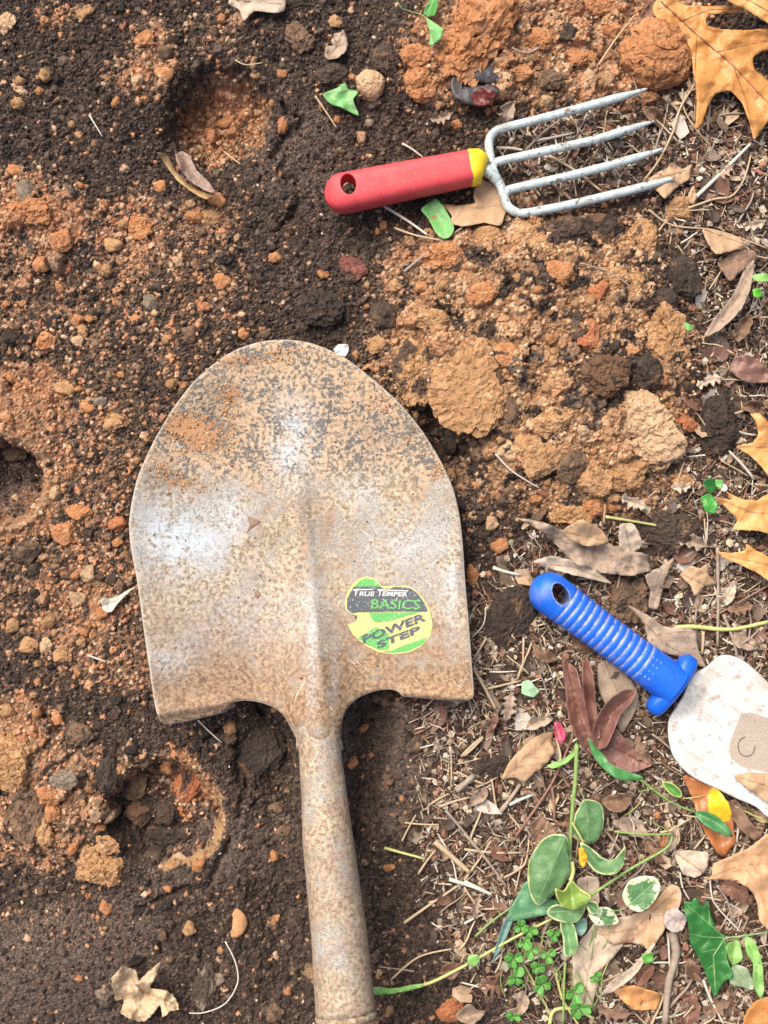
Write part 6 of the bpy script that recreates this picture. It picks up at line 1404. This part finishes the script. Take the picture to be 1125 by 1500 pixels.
# ------------------------------------------------------------------ scattered individuals
MARKS = [(1080,90,'the big amber oak leaf'),(1017,190,'the lower lobe of the amber leaf'),(1103,200,'the lowest amber leaf tip'),(963,82,'the round clay ball'),(948,130,'the uppermost tine tip'),(958,178,'the second tine tip'),(971,218,'the third tine tip'),(990,262,'the lowest tine tip'),
 (840,165,'the middle of the upper tine'),(840,215,'the middle of the second tine'),(840,258,'the middle of the third tine'),(840,300,'the middle of the lowest tine'),(725,200,'the upper corner of the fork'),(740,305,'the lower corner of the fork'),(697,250,'the yellow fork collar'),(500,290,'the hole end of the red handle'),(600,262,'the middle of the red handle'),
 (695,122,'the black seed pod'),(697,45,'the biggest orange clay lump'),(611,105,'the pair of orange lumps'),(543,125,'the yellowish round pebble'),(500,145,'the small ivy leaf on the soil'),(437,56,'the rough dark tan stone'),(375,12,'the bleached leaf at the top'),(635,45,'the ivy leaf at the top edge'),(490,65,'the grey violet flat leaf'),
 (315,170,'the round hole'),(275,258,'the curled brown leaf strips'),(213,58,'the orange crumb left of the hole'),(121,18,'the flat ochre crumb near the top'),(8,36,'the yellowish stone at the left edge'),(46,311,'the long orange clod at the left'),(89,352,'the smooth topped orange clod'),(204,334,'the orange crumb cluster'),(60,388,'the small square orange clod'),
 (325,412,'the bright orange crumb above the blade'),(470,447,'the dark lump above the shovel tip'),(520,394,'the dark red stone'),(440,498,'the shovel tip'),(499,513,'the white chip'),(66,499,'the orange clod above the left hollow'),(118,493,'the two ochre pebbles'),(199,467,'the smooth orange pebble'),(10,705,'the hollow at the left edge'),(85,620,'the clay step of the left hollow'),
 (140,592,'the smooth orange and olive pebbles'),(249,605,'the left shoulder of the blade'),(190,757,'the blade left edge'),(117,750,'the upper orange clod left of the blade'),(172,880,'the cream petal shaped leaf'),(95,780,'the lower orange clod left of the blade'),(67,945,'the yellow ochre pebble'),(205,950,'the lower left side of the blade'),(235,1057,'the left bottom blade corner'),
 (118,1077,'the brown speckled clod'),(18,1115,'the large clod on the left edge'),(40,1192,'the long brown clod'),(73,1164,'the orange clod by the crater'),(235,1190,'the lower left crater'),(310,1190,'the right rim of the crater'),(142,1270,'the lone ochre clay lump'),(205,1455,'the crumpled cream leaf'),(338,1352,'the crescent shaped clod'),(299,1448,'the long grey brown clod'),(60,1400,'the packed soil patch'),
 (372,1100,'the damp dark clod by the neck'),(440,1200,'the left side of the shaft'),(450,1420,'the shaft bottom'),(545,1110,'the groove right of the neck'),(520,1300,'the right side of the shaft'),(560,1440,'the lower shaft'),(690,1020,'the right bottom blade corner'),(680,850,'the right edge of the blade'),
 (690,567,'the round clay disc'),(610,545,'the crumbly lump beside the blade'),(652,374,'the orange clod at the mound top left'),(770,350,'the ochre lump under the fork neck'),(885,335,'the dark lump under the lowest tine'),(896,407,'the ochre clod at the mound top right'),(861,490,'the reddish upright clod'),(976,489,'the tall rough ochre rock'),(1000,412,'the two dark soil lumps'),(887,553,'the dark clod in the mound'),(942,627,'the pale clay rock'),(1053,616,'the dark oval clod'),(787,664,'the round clod low in the mound'),(872,704,'the ochre clod low in the mound'),(840,752,'the flat clod at the mound bottom'),(790,440,'the upper middle of the mound'),(800,590,'the centre of the mound'),
 (1060,470,'the long rolled leaf strip'),(1065,350,'the tan pointed leaf'),(1097,540,'the glossy reddish leaf'),(1105,418,'the right edge green leaves'),(1105,655,'the golden lobes at the right edge'),(1100,750,'the golden leaf over the shoot'),(1090,822,'the lowest golden leaf tip'),(1040,725,'the small green shoot'),(978,777,'the brown orange clod'),
 (745,898,'the dark clod between blade and handle'),(850,800,'the long grey brown oak leaf'),(970,860,'the pointed grey leaf'),(805,865,'the hole end of the blue handle'),(880,930,'the middle of the blue handle'),(984,1003,'the blue guard'),(1022,840,'the light brown leaf piece'),(1065,918,'the thick yellow stem'),(1050,965,'the top of the trowel blade'),(985,1090,'the trowel blade edge'),(905,1020,'the smooth leaf under the handle'),
 (850,1030,'the dark chocolate leaf'),(777,1010,'the green scrap'),(820,1075,'the magenta leaf'),(775,1110,'the light tan pointed leaf'),(755,1170,'the thick grey stick'),(690,1110,'the straw below the foot step'),(650,1255,'the thick tan stick'),(665,1190,'the top of the straw heap'),(700,1245,'the level straw'),(862,1205,'the highest variegated leaf'),(803,1275,'the largest variegated leaf'),(885,1262,'the cup shaped leaf'),
 (842,1312,'the yellow green leaf'),(940,1310,'the round variegated leaf'),(760,1335,'the plain green leaf'),(727,1380,'the bluish leaf tip'),(780,1410,'the clover patch'),(858,1430,'the pale dead leaf'),(940,1360,'the large tan dead leaf'),(920,1430,'the rolled grey leaf point'),(980,1440,'the knotty twig'),(1040,1385,'the dark ivy leaf'),(1110,1415,'the folded light green leaf'),(1045,1195,'the yellow patched leaf'),(1090,1290,'the pale amber oak leaf'),
 (940,1220,'the level green stem'),(905,1110,'the long pointed green leaf'),(1012,1265,'the greyish pale leaf'),(930,1465,'the orange scrap'),(1110,1490,'the bottom right corner leaf'),(690,1408,'the small green leaf by the grass stem'),(640,1435,'the long grass stem'),(720,1450,'the torn red brown leaf'),(670,1330,'the short level straw')]
_used = {}
def region(px, py):
    b_ = sorted((math.hypot(px-x, py-y), x, y, t) for x, y, t in MARKS)[0]
    dx_, dy_ = px-b_[1], py-b_[2]
    side = ('right of' if dx_ > 0 else 'left of') if abs(dx_) > 1.8*abs(dy_) else ('below' if dy_ > 0 else 'above') if abs(dy_) > 1.8*abs(dx_) else ('below right of' if dx_ > 0 else 'below left of') if dy_ > 0 else ('above right of' if dx_ > 0 else 'above left of')
    return ('just ' if b_[0] < 26 else '')+side+' '+b_[3]
def free(px, py, m=0):
    for poly in TOOLS:
        if inside(poly, np.array([px]), np.array([py]))[0]: return False
    for x, y, r in KEEP:
        if (px-x)**2+(py-y)**2 < (r+m)**2: return False
    return True
def probat(px, py):
    j = int((px-562.5)*S/dx+wc/2); i = int((750-py)*S/dx+hc/2)
    return float(prc[min(max(i, 0), hc-1), min(max(j, 0), wc-1)]), float(ltc[min(max(i, 0), hc-1), min(max(j, 0), wc-1)])
# small clods: shared meshes per tone
VARI = {t: [clod_mesh('clay_crumb', 1, q, .7, t, 500+i*13+len(t), 4, 1.1, .05) for i, q in enumerate((.7, .85, .95))] for t in ('orange', 'ochre', 'pale', 'dark', 'brown')}
cnt = 0; tries = 0
while cnt < 168 and tries < 8000:
    tries += 1; px, py = R.uniform(5, 1120), R.uniform(5, 1495); pr, lt = probat(px, py)
    if R.random() > .25+pr or (lt > .5 and R.random() < .6) or not free(px, py, 6): continue
    if R.random() < pr**.7: t = R.choice(['ochre', 'ochre', 'orange', 'pale'] if px > 540 else ['orange', 'orange', 'ochre', 'pale'])
    else: t = R.choice(['dark', 'brown', 'orange', 'ochre', 'orange'])
    r = (5.5+8*R.random()**2)*(1.0 if t != 'dark' else 1.2)
    me = R.choice(VARI[t]); z = float(gavg(*P(px, py)[:2]))+r*S*.15
    o = link('clay_crumb' if t != 'dark' else 'soil_crumb', me, None, P(px, py, z)); o.scale = (r*S,)*3; o.rotation_euler = (R.uniform(-.4, .4), R.uniform(-.4, .4), R.uniform(0, 6.28))
    w_ = {'orange': 'small bright orange clay crumb', 'ochre': 'small ochre clay crumb', 'pale': 'small pale yellowish clay crumb', 'dark': 'small black soil crumb', 'brown': 'small brown soil crumb'}[t]
    lb = w_+' '+region(px, py); tag(o, lb, 'crumb', 'loose crumbs on the ground'); KEEP.append((px, py, r*.7)); cnt += 1
# chips: bent leaf fragments
def chip_mesh(seed, mat):
    rr_ = random.Random(seed); n_ = rr_.randint(6, 9); ou = []
    el = rr_.uniform(.35, .9)
    for k_ in range(n_):
        a = 2*PI*k_/n_; r_ = rr_.uniform(.6, 1.15); ou.append((r_*math.cos(a), el*r_*math.sin(a)))
    pt, tri = cdt(np.array(ou), .45); c_ = rr_.uniform(.2, .8); b_ = rr_.uniform(-.4, .4)
    z = c_*pt[:, 1]**2+b_*pt[:, 0]**2+.12*fbm2(pt[:, 0]*3, pt[:, 1]*3, 1, 2, seed)
    V = np.stack([pt[:, 0], -pt[:, 1], z], 1)
    return mesh('leaf_fragment', np.vstack([V, V-np.array([0, 0, .06])]), tri+[tuple(i+len(V) for i in t[::-1]) for t in tri], mat, False)
def chipmat(name, A, B): 
    m = plain(name, A, B, .6, 3, None, 0); return m
CM = {'tan': chipmat('chip_tan', (.44,.32,.20), (.34,.23,.14)), 'brown': chipmat('chip_brown', (.20,.14,.095), (.13,.09,.06)), 'reddish brown': chipmat('chip_red', (.22,.11,.075), (.15,.08,.055)), 'whitish grey': chipmat('chip_grey', (.50,.44,.37), (.38,.33,.27)), 'dark': chipmat('chip_dark', (.09,.06,.045), (.06,.04,.03))}
CH = {k_: [chip_mesh(i*31+len(k_), m) for i in range(4)] for k_, m in CM.items()}
def zone_pt():
    while True:
        px, py = R.uniform(600, 1124), R.uniform(90, 1498)
        if probat(px, py)[1] > R.uniform(.3, .9): return px, py
cnt = 0; tries = 0
while cnt < 290 and tries < 9000:
    tries += 1; px, py = zone_pt()
    if any(inside(p_, np.array([px]), np.array([py]))[0] for p_ in TOOLS): continue
    k_ = R.choice(['tan', 'brown', 'brown', 'reddish brown', 'whitish grey', 'dark', 'dark', 'tan'])
    r = 7+17*R.random()**1.8; z = float(gtop(*P(px, py)[:2]))+R.uniform(-.001, .002)
    o = link('leaf_fragment', R.choice(CH[k_]), None, P(px, py, z)); o.scale = (r*S,)*3; o.rotation_euler = (R.uniform(-.5, .5), R.uniform(-.5, .5), R.uniform(0, 6.28))
    lb = ('tiny ' if r < 10 else 'small ' if r < 16 else 'larger ')+k_+' leaf fragment '+region(px, py); tag(o, lb, 'leaf fragment', 'leaf fragments in the litter'); cnt += 1
SM = [[], [], [], []]
for q in range(4):
    for w in range(4):
        b1, b2 = R.uniform(-.05, .05), R.uniform(-.03, .03)
        pts = [np.array([t-.5, b1*math.sin(PI*t)+b2*math.sin(2*PI*t), .03*math.sin(PI*t)]) for t in np.linspace(0, 1, 7)]
        v, f = tube_arrays(pts, np.linspace(.030, .020, 7)*(1+.4*w), 5); SM[q].append(mesh('straw', v, f, M_STRAW[[0, 1, 2, 4][q]]))
cnt = 0; tries = 0
while cnt < 225 and tries < 9000:
    tries += 1; px, py = zone_pt()
    if py < 160 and R.random() < .5: continue
    if any(inside(p_, np.array([px]), np.array([py]))[0] for p_ in TOOLS[:2]+TOOLS[3:]): continue
    q = R.choice([0, 1, 1, 1, 2, 2, 3]); L_ = R.uniform(16, 62); a = R.uniform(0, PI)
    e1 = (px+L_*.5*math.cos(a), py-L_*.5*math.sin(a)); e2 = (px-L_*.5*math.cos(a), py+L_*.5*math.sin(a))
    if any(inside(p_, np.array([e1[0], e2[0]]), np.array([e1[1], e2[1]])).any() for p_ in (BLADE, TOOLS[1], TOOLS[3])): continue
    z1, z2 = gt_px(*e1), gt_px(*e2); z = max((z1+z2)/2, gt_px(px, py)-.001)+.0015
    o = link('straw' if q != 2 else 'twig', SM[q][R.randrange(2 if L_ > 35 else 4)], None, P(px, py, z)); o.scale = (L_*S,)*3
    o.rotation_euler = (0, -math.atan2(z1-z2, L_*S)*.8, a)
    lb = ('short ' if L_ < 35 else 'longer ')+['pale straw', 'tan straw', 'grey twig', 'whitish rootlet'][q]+' '+region(px, py); tag(o, lb, 'straw' if q != 2 else 'twig', 'straws and twigs in the litter'); cnt += 1

# ------------------------------------------------------------------ uncountable litter and grains, one object each
def scatter(n, kinds, label, name, area, mat):
    vs, fs, cs = [], [], []; off = 0
    k_ = 0
    while k_ < n:
        px, py = area(); k_ += 1
        p = P(px, py); z = float(_s(Zcore, p[0], p[1], dx, 0))
        v, f, c, r = kinds(px, py)
        if v is None: continue
        vs.append(v+np.array([p[0], p[1], z+r])); fs.append(f+off); off += len(v); cs.append(np.tile(c, (len(v), 1)))
    o = link(name, mesh(name, np.vstack(vs), np.vstack(fs), mat, False, {'Col': np.vstack(cs)})); tag(o, label, kind='stuff'); return o
def rotm(a, b, c):
    ca, sa, cb, sb, cc, sc_ = math.cos(a), math.sin(a), math.cos(b), math.sin(b), math.cos(c), math.sin(c)
    return np.array([[cc, -sc_, 0], [sc_, cc, 0], [0, 0, 1]])@np.array([[cb, 0, sb], [0, 1, 0], [-sb, 0, cb]])@np.array([[1, 0, 0], [0, ca, -sa], [0, sa, ca]])
LITC = [(.46,.36,.23),(.50,.41,.29),(.36,.29,.21),(.22,.17,.13),(.54,.45,.31),(.09,.06,.045),(.06,.04,.03),(.20,.12,.075),(.26,.12,.08),(.13,.08,.055),(.50,.42,.33),(.30,.20,.12),(.16,.09,.06),(.60,.54,.46),(.34,.16,.10),(.08,.055,.04)]
def lit(px, py):
    m = rotm(R.uniform(-.6, .6), R.uniform(-.6, .6), R.uniform(0, 6.28)); c = np.array(R.choice(LITC))*R.uniform(.7, 1.3)
    if R.random() < .55:   # sliver
        L_, w = R.uniform(3, 17)*S, R.uniform(.4, 1.3)*S
        q = np.array([[-L_,-w,0],[L_,-w,0],[L_*.9,w,0],[-L_,w,0],[0,0,w*1.5]]); f = np.array([[0,1,4],[1,2,4],[2,3,4],[3,0,4]])
    else:
        r = (1.8+6.5*R.random()**1.6)*S; q = np.array([[math.cos(t)*r*R.uniform(.6, 1.1), math.sin(t)*r*R.uniform(.4, .9), R.uniform(-.15, .15)*r] for t in np.linspace(0, 5.2, 6)]+[[0, 0, r*.25]])
        f = np.array([[i, (i+1) % 6, 6] for i in range(6)])
    return q@m.T, f, c, .0009
def soilbit(px, py):
    pr, lt = probat(px, py)
    if R.random() < pr: c = np.array(R.choice((OCHRE if px > 540 else CLAY).tolist()))*R.uniform(.8, 1.3); r = (.9+3.2*R.random()**2.2)*S
    else: c = np.array(R.choice(DARK.tolist()))*R.uniform(.8, 1.5); r = (1.0+2.6*R.random()**2)*S
    if R.random() < .006: c = np.array([.5,.42,.32])
    v, f = ICO[1]
    q = v*(1+.5*(NR.random((len(v), 1))-.5))*np.array([1, .8, .65])*r
    return q@rotm(0, 0, R.uniform(0, 6.28)).T, f, c, r*.35
def anyw():
    while True:
        px, py = R.uniform(-20, 1145), R.uniform(-20, 1520)
        if R.random() < .22:
            gx_, gy_, ga_, gb_ = R.choice(GR); t_ = R.uniform(0, 6.28); e_ = R.uniform(.85, 1.3); px, py = gx_+ga_*e_*math.cos(t_), gy_+gb_*e_*math.sin(t_)
        if 190 < px < 690 and 500 < py < 1040 and inside(BLADE, np.array([px]), np.array([py]))[0]: continue
        if abs(px-np.interp(py, TC_Y, TC_X)) < 46 and py > 1040: continue
        return px, py
def litz():
    px, py = zone_pt(); return px, py
scatter(17000, lit, 'brown bits of bark, leaf and chaff covering the ground on the right', 'leaf_litter', litz, soil_material('litter_bits', .7, .3))
scatter(24000, soilbit, 'loose grains of dark soil and orange clay', 'soil_grains', anyw, M_SOIL)
